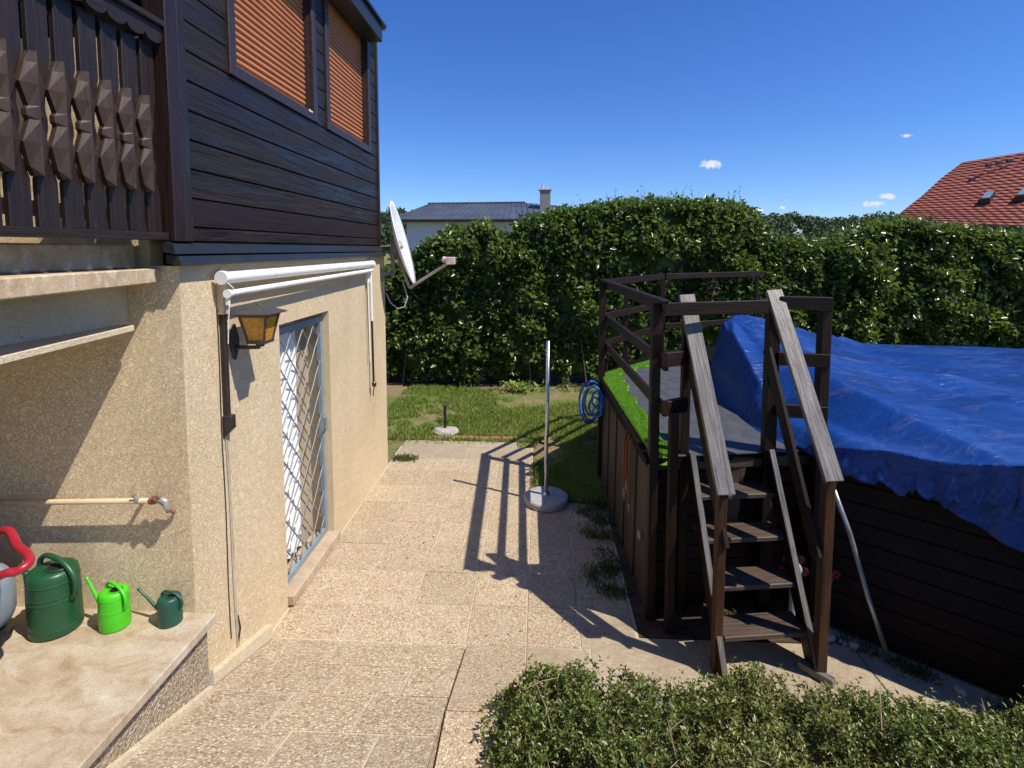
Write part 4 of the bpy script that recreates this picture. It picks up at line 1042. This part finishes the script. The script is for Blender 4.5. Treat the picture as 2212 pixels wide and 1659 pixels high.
tag(tarp, 'crumpled blue tarpaulin stretched over the pool and raised to a peak', 'tarpaulin')
md = tarp.modifiers.new('solid', 'SOLIDIFY'); md.thickness = .004
# longer dark flap under the hem
fv = []; ff2 = []; nA = 60; nB = 12
for j in range(nB+1):
    for i in range(nA+1):
        u_ = i/nA; px = 1970+(2500-1970)*u_; py = 1051+(1370-1051)*u_
        b_ = onfacet(px, py); tpt = V(b_.x, b_.y, 1.36); t = j/nB
        q_ = tpt.lerp(b_, t); off = fn*(-.012-.03*t*math.sin(i*.6+t)*(.4+u_)) if fn.y > 0 else fn*(.012+.03*t*math.sin(i*.6+t)*(.4+u_))
        q_ = q_+off; fv.append(tuple(q_))
for j in range(nB):
    for i in range(nA): a_ = j*(nA+1)+i; ff2.append((a_, a_+1, a_+nA+2, a_+nA+1))
fo_ = np_mesh('flap', fv, ff2, M['tarp'], tarp, smooth=True)

# ================================================================== SMALL THINGS AROUND THE DECK
hc = thing('hose', 'coiled blue garden hose hung on the far corner post of the deck', 'hose', V(.62, 6.2, 1.0))
a = MB()
for k in range(5):
    rr_ = .215-.022*k; cx_, cz_ = .60+.018*k, .97+.012*k*(-1)**k; yy0 = 6.12-.02*k
    if k >= 3: rr_ -= .05
    pts = [V(cx_+rr_*.62*math.cos(t)+.01*math.sin(2*t+k), yy0+.10*math.cos(t+k), cz_+(rr_*1.15)*math.sin(t)) for t in np.linspace(0, 2*math.pi, 40, endpoint=False)]
    a.tube(pts, .0125, 8, closed=True)
a.build('coil', M['hose'], hc, smooth=True)
a = MB(); a.tube([V(.60, 6.10, .82), V(.64, 6.08, .92), V(.70, 6.1, .95), V(.70, 6.16, .86)], .0125, 8); a.build('hose_end', M['hose'], hc)
bc = thing('bungee_cords', 'orange elastic cords with hooks hanging on the deck side panel', 'cords', V(.79, 4.5, 1.1))
for k in range(5):
    a = MB(); yb = 4.36+.055*k; xb = .770-.018*(k % 2)-.01; lo = .62+.06*((k*3) % 4)
    a.tube([V(xb+.03, yb+.02, 1.20), V(xb, yb, 1.12), V(xb-.006, yb-.004, .9), V(xb-.002, yb, lo)], .007, 6); a.build('cord', M['orange_cord'], bc)
    a = MB(); a.tube([V(xb-.002, yb, lo), V(xb-.004, yb, lo-.05), V(xb-.01, yb-.015, lo-.07), V(xb-.012, yb-.03, lo-.05)], .004, 6); a.build('hook', M['whiteplastic'], bc)
rg = MB(); rg.tube([V(.782, 4.02+.035*math.cos(t), .53+.035*math.sin(t)) for t in np.linspace(-1.2, 3.6, 16)], .006, 6); rg.lathe(V(.785, 4.02, .53), [(.012, -.01), (.012, .006)], 10, axis=V(1, 0, 0))
tag(rg.build('ring_hook', M['whiteplastic']), 'small pale ring hook low on the deck side panel', 'hook')
lp = MB(); lp.tube([at(1796, 1045, Y=3.62), at(1835, 1150, Y=3.575), at(1875, 1290, Y=3.52), V(2.343, 3.475, .012)], .0165, 14)
tag(lp.build('metal_pole', M['alu'], smooth=True), 'bare metal pole leaning against the pool wall', 'pole')
go = thing('garden_ornament', 'red petalled flower ornament with a pale centre under the stair', 'ornament', V(1.9, 3.72, 0))
cgo = V(1.80, 3.68, .505)
a = MB(); a.lathe(cgo, [(.001, -.014), (.050, -.012), (.054, 0), (.044, .012), (.001, .016)], 22, axis=V(-.2, -1, .2)); a.build('centre', M['whiteplastic'], go, smooth=True)
for k in range(5):
    t = 2*math.pi*k/5+.9; c_ = cgo+V(.080*math.cos(t), .012, .080*math.sin(t))
    a = MB(); a.lathe(c_, [(.001, -.012), (.029, -.010), (.032, 0), (.027, .010), (.001, .013)], 16, axis=V(-.1, -1, .1)); a.build('petal', M['redpaint'], go, smooth=True)
a = MB(); a.tube([V(1.81, 3.70, 0), V(1.81, 3.70, .44)], .024, 12); a.build('stem', M['whiteplastic'], go)
fl_ = thing('toy_flowers', 'small red toy flowers on green stems right of the stair post', 'ornament', V(2.05, 3.72, 0))
for k, (x_, z_, r_) in enumerate(((1.99, .58, .038), (2.10, .46, .036), (2.02, .42, .02))):
    a = MB()
    for q_ in range(6):
        t = q_*math.pi/3; a.lathe(V(x_+r_*.6*math.cos(t), 3.70, z_+r_*.6*math.sin(t)), [(.001, -.006), (r_*.5, 0), (.001, .008)], 10, axis=V(0, -1, .1))
    a.build('flower', M['redpaint'] if k < 2 else M['greenpaint'], fl_, smooth=True)
    a = MB(); a.tube([V(2.0+.02*k, 3.72, 0), V(2.0+.02*k, 3.72, .2), V(x_, 3.715, z_)], .006, 6); a.build('stem', M['greenpaint'], fl_)
a = MB(); a.tube([V(1.985, 3.69, 0), V(1.985, 3.69, .23)], .013, 10); a.build('stake', M['whiteplastic'], fl_)
for k, (x_, y_, r_, lab) in enumerate(((1.97, 3.70, .036, 'pale stone at the foot of the toy flowers'), (2.06, 3.66, .045, 'largest pale stone right of the toy flowers'), (2.13, 3.63, .028, 'small pale stone between the two larger ones by the pool wall'), (2.19, 3.60, .038, 'pale stone left of the leaning pole, among weeds'), (2.62, 3.24, .040, 'lone pale stone at the pool wall right of the leaning pole'))):
    a = MB(); a.lathe(V(x_, y_, -.005), [(r_*.7, 0), (r_, r_*.4), (r_*.75, r_*.9), (r_*.2, r_*1.05)], 9, 1.2, .8, axis=V(random.uniform(-.3, .3), random.uniform(-.3, .3), 1))
    o_ = a.build('stone', M['rock'], smooth=True); tag(o_, lab, 'stone', 'stones at the pool wall foot')
orn = thing('hanging_ornament', 'dark round wire ornament with orange beads behind the deck rail', 'ornament', V(2.7, 8.3, 2.1))
a = MB()
for k in range(3): a.tube([V(2.62+.10*math.cos(t)*math.cos(k), 8.15+.10*math.cos(t)*math.sin(k), 2.16+.10*math.sin(t)) for t in np.linspace(0, 2*math.pi, 18, endpoint=False)], .004, 5, closed=True)
a.tube([V(2.62, 8.15, 2.26), V(2.62, 8.17, 2.34)], .003, 5); a.build('wire_ball', M['duct'], orn)
a = MB()
for k in range(7): a.lathe(V(2.62+.08*math.cos(k*2.3), 8.10, 2.15+.08*math.sin(k*2.3)*((k % 3)*.4+.3)), [(.001, -.014), (.015, 0), (.001, .014)], 8)
a.build('beads', M['orange_cord'], orn)

# ================================================================== HEDGE
def prof_interp(pts):
    P = []
    for (x, y) in pts:
        p = at(x, y+8+(8 if x > 1850 else 0), Y=10.9); P.append((p.x, p.z))
    P.sort(); return np.array([a for a, b in P]), np.array([b for a, b in P])
hx, hz = prof_interp([(780, 600), (841, 575), (880, 560), (907, 535), (962, 492), (1046, 480), (1085, 500), (1100, 512), (1126, 472), (1185, 455), (1289, 440), (1358, 428), (1462, 428), (1536, 432), (1600, 436), (1620, 452), (1650, 490), (1690, 516), (1765, 518), (1825, 505), (1884, 466), (1950, 462), (2003, 468), (2037, 486), (2088, 472), (2125, 496), (2157, 490), (2212, 503), (2400, 500), (2600, 500)])
hedge = thing('hedge', 'tall dense green hedge running behind the lawn and the pool', 'hedge', V(3.5, 11.1, 0))
XA, XB = -3.6, 11.5
def topz(x): return np.interp(x, hx, hz)
def nz_arr(P, s, o=0): return np.array([noise.noise(Vector((p[0]*s+o, p[1]*s, p[2]*s))) for p in P])
# core of twiggy mass, lumpy
cv = []; cf = []; NX, NZ = 120, 26
for j in range(NZ+1):
    for i in range(NX+1):
        x = XA+(XB-XA)*i/NX; tz = topz(x)-.24; z = .12+(tz-.12)*j/NZ
        y = 10.98+.14*noise.noise(V(x*1.5, z*1.5, 0))
        cv.append((x, y, z))
for j in range(NZ):
    for i in range(NX): a_ = j*(NX+1)+i; cf.append((a_, a_+1, a_+NX+2, a_+NX+1))
core = np_mesh('inner_foliage', cv, cf, M['hedge_leaf'], hedge)
md = core.modifiers.new('s', 'SOLIDIFY'); md.thickness = .5; md.offset = -1
# leaf clusters
NC = 8600
cx_ = RN.uniform(XA, XB, NC*2); tz = topz(cx_); cz_ = RN.random(NC*2)**.85*(tz+.02-.04)+.04
depth = RN.random(NC*2)**1.7
bul = nz_arr(np.stack([cx_, np.zeros(NC*2), cz_], 1), .9)*.30+nz_arr(np.stack([cx_, np.zeros(NC*2), cz_], 1), 2.6, 7)*.14
top_round = np.clip((cz_-(tz-.45))/.45, 0, 1)**2*.30
low = np.clip((.8-cz_)/.6, 0, 1)*.08
cy_ = 10.50-bul+top_round+low+depth*.55
dens = nz_arr(np.stack([cx_, cy_*.5, cz_], 1), 3.1, 20)
keep = (dens > -.20+.28*RN.random(NC*2)-np.clip((cz_-1.2), 0, 1)*.15) & ~((cz_ < .35) & (RN.random(NC*2) < .3))
cc = np.stack([cx_, cy_, cz_], 1)[keep][:NC*2]
# extra on the very top
NT = 2300; tx_ = RN.uniform(XA, XB, NT); ty_ = RN.uniform(10.6, 11.4, NT)
cc = np.concatenate([cc, np.stack([tx_, ty_, topz(tx_)-.05-.12*RN.random(NT)+.10*nz_arr(np.stack([tx_, ty_, ty_*0], 1), 2.2)], 1)])
per = 6; n_c = len(cc)
outd = np.stack([RN.normal(0, .5, n_c), -np.abs(RN.normal(.7, .4, n_c)), RN.normal(.55, .5, n_c)], 1); outd = nrm(outd)
cen = np.repeat(cc, per, 0)+RN.normal(0, .055, (n_c*per, 3)); od = np.repeat(outd, per, 0)
K = len(cen); d_ = nrm(od+RN.normal(0, .75, (K, 3))); d_[:, 2] -= .15
nn = nrm(np.stack([RN.normal(0, .5, K), RN.normal(-.45, .5, K), np.abs(RN.normal(.75, .4, K))], 1))
ln_ = RN.uniform(.060, .155, K); v_, f_ = leaves(cen, d_, nn, ln_, ln_*RN.uniform(.50, .72, K), .3)
np_mesh('foliage', v_, f_, M['hedge_leaf'], hedge)
# upright young shoots breaking the top edge
NS = 520; sx = RN.uniform(XA, XB, NS); sy = RN.uniform(10.55, 11.3, NS); hgt = RN.uniform(.12, .34, NS)*(.7+.6*(RN.random(NS) > .8))
base = np.stack([sx, sy, topz(sx)-.10], 1); lean = np.stack([RN.normal(0, .22, NS), RN.normal(0, .2, NS), np.ones(NS)], 1)
per = 11; t_ = np.tile(np.linspace(.15, 1, per), NS)[:, None]; B = np.repeat(base, per, 0); Ld = np.repeat(lean, per, 0)*np.repeat(hgt, per)[:, None]
cen = B+Ld*t_; K = len(cen); ang = RN.uniform(0, 6.28, K)
d_ = np.stack([np.cos(ang), np.sin(ang), RN.uniform(.3, 1.1, K)], 1); nn = RN.normal(0, .6, (K, 3)); nn[:, 2] += .6
ln_ = RN.uniform(.04, .075, K)*(1.15-.5*t_[:, 0]); v_, f_ = leaves(cen, d_, nn, ln_, ln_*.5, .3)
np_mesh('young_shoots', v_, f_, M['hedge_leaf'], hedge)
for k in range(34):
    x = -3.2+k*.42+random.uniform(-.15, .15); y = 10.62+random.uniform(-.08, .12); lx_ = random.uniform(-.22, .22)
    a = MB(); a.tube([V(x, y, 0), V(x+lx_*.35, y-.03, .35), V(x+lx_, y-.02, .95)], [.020, .015, .010], 6); a.build('stem', M['bark'], hedge)
sb_ = MB(); sb_.box(-4, 12, 10.52, 12.2, -.08, .012); struct(sb_, 'hedge_shade_strip', M['soil'])  # dark soil strip, added to paint the shade at the hedge foot

# ================================================================== LAWN GRASS, WEEDS
def blades(name, X, Y, Z, hmin, hmax, wd, mat, lean=.35):
    K = len(X); cen = np.stack([X, Y, Z], 1)
    d_ = np.stack([RN.normal(0, lean, K), RN.normal(0, lean, K), np.ones(K)], 1); nn = RN.normal(0, 1, (K, 3)); nn[:, 2] = 0
    h = RN.uniform(hmin, hmax, K); v_, f_ = leaves(cen, d_, nn, h, np.full(K, wd), .3); return np_mesh(name, v_, f_, mat)
K = 95000; gx = RN.uniform(-2.6, 3.2, K); gy = 7.3+(10.55-7.3)*RN.random(K)**1.15
k2 = 26000; gx = np.concatenate([gx, RN.uniform(-.02, .74, k2)]); gy = np.concatenate([gy, RN.uniform(5.62, 7.6, k2)])
nz1 = np.array([noise.noise(Vector((x*.9, y*1.2, 3.3))) for x, y in zip(gx, gy)]); nz2 = np.array([noise.noise(Vector((x*5, y*5, 1.)))for x, y in zip(gx, gy)])
bare = np.exp(-(((gx-.3)/1.1)**2+((gy-9.75)/.35)**2))*.9+np.exp(-(((gx-.1)/.22)**2+((gy-7.1)/.45)**2))*.8+np.clip((gy-10.2)/.4, 0, 1)*.7
brick = (gx > -1.6) & (gx < -.15) & (gy > 7.46) & (gy < 7.64) & (RN.random(len(gx)) < .85)
kp = (nz1*.8+nz2*.6-bare*1.5 > -.42+.35*RN.random(len(gx))) & ~brick & ~((gx < -.05) & (gy < 7.42) & (RN.random(len(gx)) < .93))
hfac = .6+.5*np.clip(nz1+.5, 0, 1)
gx, gy = gx[kp], gy[kp]
gr_ = blades('grass', gx, gy, np.full(len(gx), -.02)+0*gx, .035, .105, .011, M['grass'], .5)
tag(gr_, 'short sunlit lawn grass between the paving and the hedge', 'grass', kind='stuff')
# weeds along the deck side, the house corner and the pool wall foot
wx, wy, wz = [], [], []
def clump(x, y, n, r, z=0): 
    wx.extend(RN.normal(x, r, n)); wy.extend(RN.normal(y, r, n)); wz.extend([z-.01]*n)
for k in range(24):
    t = RN.random(); y = 3.95+t*1.75; clump(.66-.10*RN.random()**2*2+.03*math.sin(y*7), y, 70, .05)
for k in range(12): clump(-.05+.06*RN.random(), 5.5+.1*k+.05*RN.random(), 60, .035)
for k in range(7): clump(-1.86+.05*k*RN.random(), 6.68+.06*RN.random(), 60, .04)
for k in range(26): x_ = 2.0+1.4*RN.random(); clump(x_, 3.86-(x_-2.05)*.80-.10-.08*RN.random(), 26, .035)
for k in range(9): clump(1.0+RN.random()*.9, 3.90, 12, .03)
wx, wy, wz = map(np.array, (wx, wy, wz))
we = blades('weeds', wx, wy, wz, .02, .09, .009, M['weed'], .6)
tag(we, 'straggly weeds along the foot of the deck and walls', 'weeds', kind='stuff')
# dry fallen leaves on the paving
K = 150; fx = RN.uniform(-1.85, 1.9, K); fy = RN.uniform(2.9, 7.1, K); okf = ~((fx > .7) & (fy > 3.75)) & ~((fx < -.5) & (fy < 3.5)); fx, fy = fx[okf], fy[okf]; K = len(fx)
d_ = np.stack([RN.normal(0, 1, K), RN.normal(0, 1, K), RN.normal(0, .08, K)], 1); nn = np.stack([RN.normal(0, .2, K), RN.normal(0, .2, K), np.ones(K)], 1)
v_, f_ = leaves(np.stack([fx, fy, np.full(K, .006)], 1), d_, nn, RN.uniform(.010, .030, K), RN.uniform(.006, .014, K), .2)
o_ = np_mesh('leaf_litter', v_, f_, M['soil']); tag(o_, 'tiny dry leaves scattered over the paving', 'litter', kind='stuff')
# broad leaved weed patch at the hedge foot
pw = MB(); K = 260; cen = np.stack([RN.normal(-.35, .16, K), RN.normal(10.15, .10, K), RN.uniform(.02, .16, K)], 1)
d_ = RN.normal(0, 1, (K, 3)); d_[:, 2] = np.abs(d_[:, 2])*.6; nn = RN.normal(0, .4, (K, 3)); nn[:, 2] += 1
v_, f_ = leaves(cen, d_, nn, RN.uniform(.05, .10, K), RN.uniform(.03, .05, K))
o_ = np_mesh('leafy_weed', v_, f_, M['grass']); tag(o_, 'bright leafy weed growing at the foot of the hedge', 'plant')

# ================================================================== FOREGROUND SHRUB
sh = thing('low_shrub', 'low small leaved shrub filling the foreground in front of the stair', 'shrub', V(1.4, 2.1, 0))
def shrub_top(x, y):
    # height field of the clipped shrub
    ex = min(1, max(0, (x+.36-.10*noise.noise(V(y*6, 0, 2)))/.32)); yb = 2.92+.12*noise.noise(V(x*4.0, 3, 0))-.12*max(0, x-1.0)-.10*math.sin(x*3)*.5
    if x > 1.75: yb -= .10*(x-1.75)
    if x > 2.05: yb += .55*(x-2.05)
    ey = min(1, max(0, (yb-y)/.26))
    h = .54+.13*noise.noise(V(x*1.8, y*1.8, 4))+.09*noise.noise(V(x*4.5, y*4.5, 1))
    return h*math.sqrt(max(0, min(ex, 1)))*math.sqrt(ey)
NS = 12500; sx = RN.uniform(-.40, 3.5, NS); sy = RN.uniform(1.0, 2.95, NS)
st_ = np.array([shrub_top(x, y) for x, y in zip(sx, sy)]); ok = st_ > .06; sx, sy, st_ = sx[ok], sy[ok], st_[ok]; NS = len(sx)
lv = RN.random(NS)**2.2; z1 = st_*(1-.75*lv)
gap_ = np.array([noise.noise(Vector((x*4.2, y*4.2, 9.))) for x, y in zip(sx, sy)])
z1 = z1*(1-.35*np.clip(gap_*2-.1, 0, 1)); hh = RN.uniform(.09, .20, NS)
lean = np.stack([RN.normal(-.03, .42, NS), RN.normal(.05, .42, NS), np.ones(NS)], 1)
tall = RN.random(NS) < .07; hh[tall] *= 1.5; z1[tall] += RN.uniform(.03, .11, tall.sum())
top = np.stack([sx, sy, z1+.02], 1); lean = nrm(lean); base = top-lean*hh[:, None]
per = 12; t_ = np.tile(np.linspace(.12, 1, per), NS)[:, None]
cen = np.repeat(base, per, 0)+np.repeat(lean*hh[:, None], per, 0)*t_
K = len(cen); ph = np.repeat(RN.uniform(0, 6.28, NS), per)+np.tile(np.arange(per)*2.4, NS)
lr = np.repeat(lean, per, 0); side = np.stack([np.cos(ph), np.sin(ph), np.zeros(K)], 1)
d_ = side*.9+lr*RN.uniform(.4, 1.0, K)[:, None]; nn = lr+RN.normal(0, .3, (K, 3))
ln_ = RN.uniform(.021, .040, K)*(1.1-.35*t_[:, 0]); v_, f_ = leaves(cen, d_, nn, ln_, ln_*RN.uniform(.44, .60, K), .35)
m_ok = np.ones(K, bool)
np_mesh('foliage', v_, f_, M['shrub_leaf'], sh)
# thin stems of the outer sprigs
sel = np.where(z1 > st_*.80)[0][:4200]
b0 = base[sel]; t0 = top[sel]; n_ = len(sel); wv = np.array([.0018, 0, 0]); wv2 = np.array([0, .0018, 0])
vs = np.concatenate([b0-wv, b0+wv, t0, b0-wv2, b0+wv2], 0); i_ = np.arange(n_)
fs = np.concatenate([np.stack([i_, i_+n_, i_+2*n_], 1), np.stack([i_+3*n_, i_+4*n_, i_+2*n_], 1)], 0)
np_mesh('sprig_stems', vs, fs, M['twig'], sh)['kind'] = 'stuff'
for k in range(40):
    x, y = random.uniform(-.1, 2.6), random.uniform(1.6, 2.75); z = shrub_top(x, y)
    if z < .2: continue
    d = V(random.uniform(-1, 1), random.uniform(-.7, .7), random.uniform(.2, .8)).normalized()*random.uniform(.10, .26)
    a = MB(); p0 = V(x, y, z-.06); a.tube([p0, p0+d*.5+V(0, 0, .012), p0+d+V(random.uniform(-.02, .02), 0, 0)], [.0028, .0024, .0012], 5); a.build('twig', M['twig'], sh)
su = MB(); su.quad(V(-.15, .8, .012), V(3.6, .8, .012), V(3.6, 2.55, .012), V(-.15, 2.55, .012)); struct(su, 'shrub_bed', M['soil'])

# ================================================================== FAR HOUSES, WOOD, CLOUDS
fh = thing('neighbour_house', 'white house with dark grey metal roof behind the hedge', 'house', V(-3, 33, 0))
a = MB(); a.box(-7.6, 2.6, 30.4, 37.6, 0, 4.34); a.build('wall', M['housewhite'], fh)
a = MB(); e0 = [V(-8.55, 29.9, 4.40), V(3.3, 29.9, 4.40), V(3.3, 38.1, 4.40), V(-8.55, 38.1, 4.40)]; r0 = [V(-7.1, 34, 5.62), V(-.9, 34, 5.66), V(2.0, 34, 5.40)]
n = 0; a.v = [tuple(p) for p in e0+r0]+[tuple(p-V(0, 0, .12)) for p in e0]
for f_ in ((0, 1, 6, 5, 4), (2, 3, 4, 5, 6), (3, 0, 4), (1, 2, 6), (7, 8, 1, 0), (8, 9, 2, 1), (9, 10, 3, 2), (10, 7, 0, 3), (10, 9, 8, 7)): a.face(f_)
rfo = a.build('roof', M['metalroof'], fh)
a = MB(); 
for k in range(30):
    x = -8.2+k*.385; xt = max(-7.0, min(1.8, -7.1+(x+8.55)*.78)); zt_ = 5.63 if xt < -.9 else 5.66-(xt+.9)*.09
    a.bar(V(x, 29.95, 4.43), V(xt, 33.95, zt_+.015), .035, .05)
a.bar(V(-7.1, 34, 5.66), V(-.9, 34, 5.70), .16, .08)
a.build('seams', M['metalroof'], rfo)
a = MB(); a.tube([V(-8.55, 29.84, 4.36), V(3.3, 29.84, 4.36)], .07, 8); a.build('gutter', M['flash'], fh)
a = MB(); a.box(.02, .66, 32.3, 33.0, 4.9, 6.28); ch = a.build('chimney', M['chimneygrey'], rfo, bevel=.01)
a = MB(); a.box(-.05, .73, 32.23, 33.07, 6.283, 6.36); a.tube([V(.2, 32.6, 6.36), V(.2, 32.6, 6.62)], .07, 10); a.prism([V(.3, 32.4, 6.36), V(.62, 32.4, 6.36), V(.46, 32.4, 6.58)], V(0, .5, 0)); a.build('chimney_cap', M['housewhite'], fh)
for x in (-5.9, -2.9):
    a = MB(); a.box(x, x+1.1, 30.36, 30.40, 1.5, 2.9); a.build('window', M['glass'], fh)

rh = thing('red_roof_house', 'house with a red tiled half hipped roof and two skylights right of the hedge', 'house', V(20, 26, 0))
def rp(x, y, Y): return at(x, y, Y=Y)
Le = [(1925, 478, 24.2), (1950, 456, 24.6), (1991, 424, 25.4), (2031, 387, 26.4), (2080, 350, 27.6)]
rows = 24; a = MB(); rightx = 2520
for k in range(rows):
    t0, t1 = k/rows, (k+1)/rows
    def edgept(t):
        s_ = t*(len(Le)-1); i = min(int(s_), len(Le)-2); f = s_-i; A, B = Le[i], Le[i+1]
        return rp(A[0]+(B[0]-A[0])*f, A[1]+(B[1]-A[1])*f, A[2]+(B[2]-A[2])*f)
    pa, pb = edgept(t0), edgept(t1)
    # rows run right; the house is turned so they rise towards the right edge of frame
    qa = rp(rightx, 500-t0*222, 24.2+3.4*t0-4.5); qb = rp(rightx, 500-t1*222, 24.2+3.4*t1-4.5)
    off = V(0, -.03, .035)
    n = len(a.v); a.v += [tuple(pa+off), tuple(qa+off), tuple(qb+V(0, -.0, .0)), tuple(pb), tuple(pa), tuple(qa)]
    a.face((n, n+1, n+2, n+3)); a.face((n+4, n+5, n+1, n)); a.face((n+4, n, n+3))
roof2 = a.build('roof', M['tile'], rh)
a = MB()
# vent tiles near the ridge
for (px, py) in ((2106, 362), (2128, 358), (2150, 354), (2188, 349), (2072, 392), (2180, 372)):
    p = rp(px, py, 25.9)+V(0, -.6, 0); a.bar(p, p+V(.22, 0, .02), .12, .13)
a.build('vent_tile', M['flash'], roof2)
Lw = MB(); pts = [rp(x, y, Y) for x, y, Y in Le]; rdir = (rp(rightx, 390, 21.5)-rp(2000, 415, 25.6)).normalized()
pts = [p+rdir*.35+V(0, .05, -.12) for p in pts]
Lw.prism(pts+[V(pts[-1].x, pts[-1].y+.3, 0), V(pts[0].x, pts[0].y+.3, 0)], rdir*.3); Lw.build('gable_wall', M['stucco'], rh)
a = MB(); p0 = rp(1940, 492, 24.4); p1 = rp(2520, 520, 20.2); a.quad(V(p0.x, p0.y, 0), V(p1.x, p1.y, 0), p1, p0); a.build('wall', M['stucco'], rh)
for (xa, ya, xb, yb) in ((2116, 440, 2150, 421), (2192, 433, 2232, 410)):
    RA, RB, RC = rp(Le[1][0], Le[1][1], Le[1][2]), rp(Le[3][0], Le[3][1], Le[3][2]), rp(rightx, 500-.5*222, 24.2+1.7-4.5)
    rn_ = (RB-RA).cross(RC-RA).normalized()
    if rn_.y > 0: rn_ = -rn_
    def onroof(px, py):
        d = at(px, py, Y=1.)-V(0, 0, EYE); o0 = V(0, 0, EYE); return o0+d*((RA-o0).dot(rn_)/d.dot(rn_))
    q0, q1, q2, q3 = onroof(xa, ya), onroof(xa+22, ya-2), onroof(xb, yb), onroof(xb-20, yb+2)
    a = MB(); o_ = rn_*.20; n = 0; a.v = [tuple(q+o_) for q in (q0, q1, q2, q3)]+[tuple(q-rn_*.3) for q in (q0, q1, q2, q3)]
    a.face((0, 1, 2, 3)); 
    for i in range(4): j = (i+1) % 4; a.face((i, 4+i, 4+j, j))
    fr_ = a.build('skylight', M['flash'], roof2)
    cq = (q0+q1+q2+q3)/4; a = MB(); a.v = [tuple(cq+(q-cq)*.86+o_*1.08) for q in (q0, q1, q2, q3)]; a.face((0, 1, 2, 3)); a.build('pane', M['glass'], roof2)

# hills and wood
def ridge_mesh():
    pts = [(700, 448), (820, 440), (860, 437), (1000, 452), (1300, 455), (1500, 455), (1640, 448), (1700, 444), (1780, 455), (1860, 458), (1950, 450), (2100, 470), (2300, 470)]
    P = [at(x, y, Y=130) for x, y in pts]; return np.array([p.x for p in P]), np.array([p.z for p in P])
rx_, rz_ = ridge_mesh()
hv = []; hf = []; NXh, NYh = 80, 10
for j in range(NYh+1):
    for i in range(NXh+1):
        x = -90+300*i/NXh; t = j/NYh; y = 75+75*t; z = (np.interp(x, rx_, rz_)-3.5)*(t**.8)-1
        hv.append((x*(.75+.25*t), y, z))
for j in range(NYh):
    for i in range(NXh): a_ = j*(NXh+1)+i; hf.append((a_, a_+1, a_+NXh+2, a_+NXh+1))
o_ = np_mesh('hill', hv, hf, M['lawn'], smooth=True); tag(o_, kind='structure')
# tree crowns of the wood as leaf clumps
NTr = 640; txs = RN.uniform(-72, 150, NTr); tts = RN.random(NTr)**.7; tys = 78+62*tts
scl = .75+.25*tts; tzs = (np.interp(txs/1., rx_, rz_)-3.5)*(tts**.8)-1
rad = RN.uniform(1.5, 3.0, NTr); perT = 260
cent = np.repeat(np.stack([txs*scl, tys, tzs+2.2], 1), perT, 0); rr_ = np.repeat(rad, perT)[:, None]
dd_ = nrm(RN.normal(0, 1, (len(cent), 3))); dd_[:, 2] = np.abs(dd_[:, 2])*1.0-.25
pos = cent+dd_*rr_*(RN.random((len(cent), 1))**.35)*np.array([1, 1, 1.15])
K = len(pos); nn = nrm(dd_+RN.normal(0, .5, (K, 3))); d_ = RN.normal(0, 1, (K, 3)); ln_ = RN.uniform(.35, .75, K)
v_, f_ = leaves(pos, d_, nn, ln_, ln_*.9, .15)
o_ = np_mesh('forest', v_, f_, M['forest_leaf']); tag(o_, 'distant dark green wood on the ridge behind the hedge', 'forest', kind='stuff')
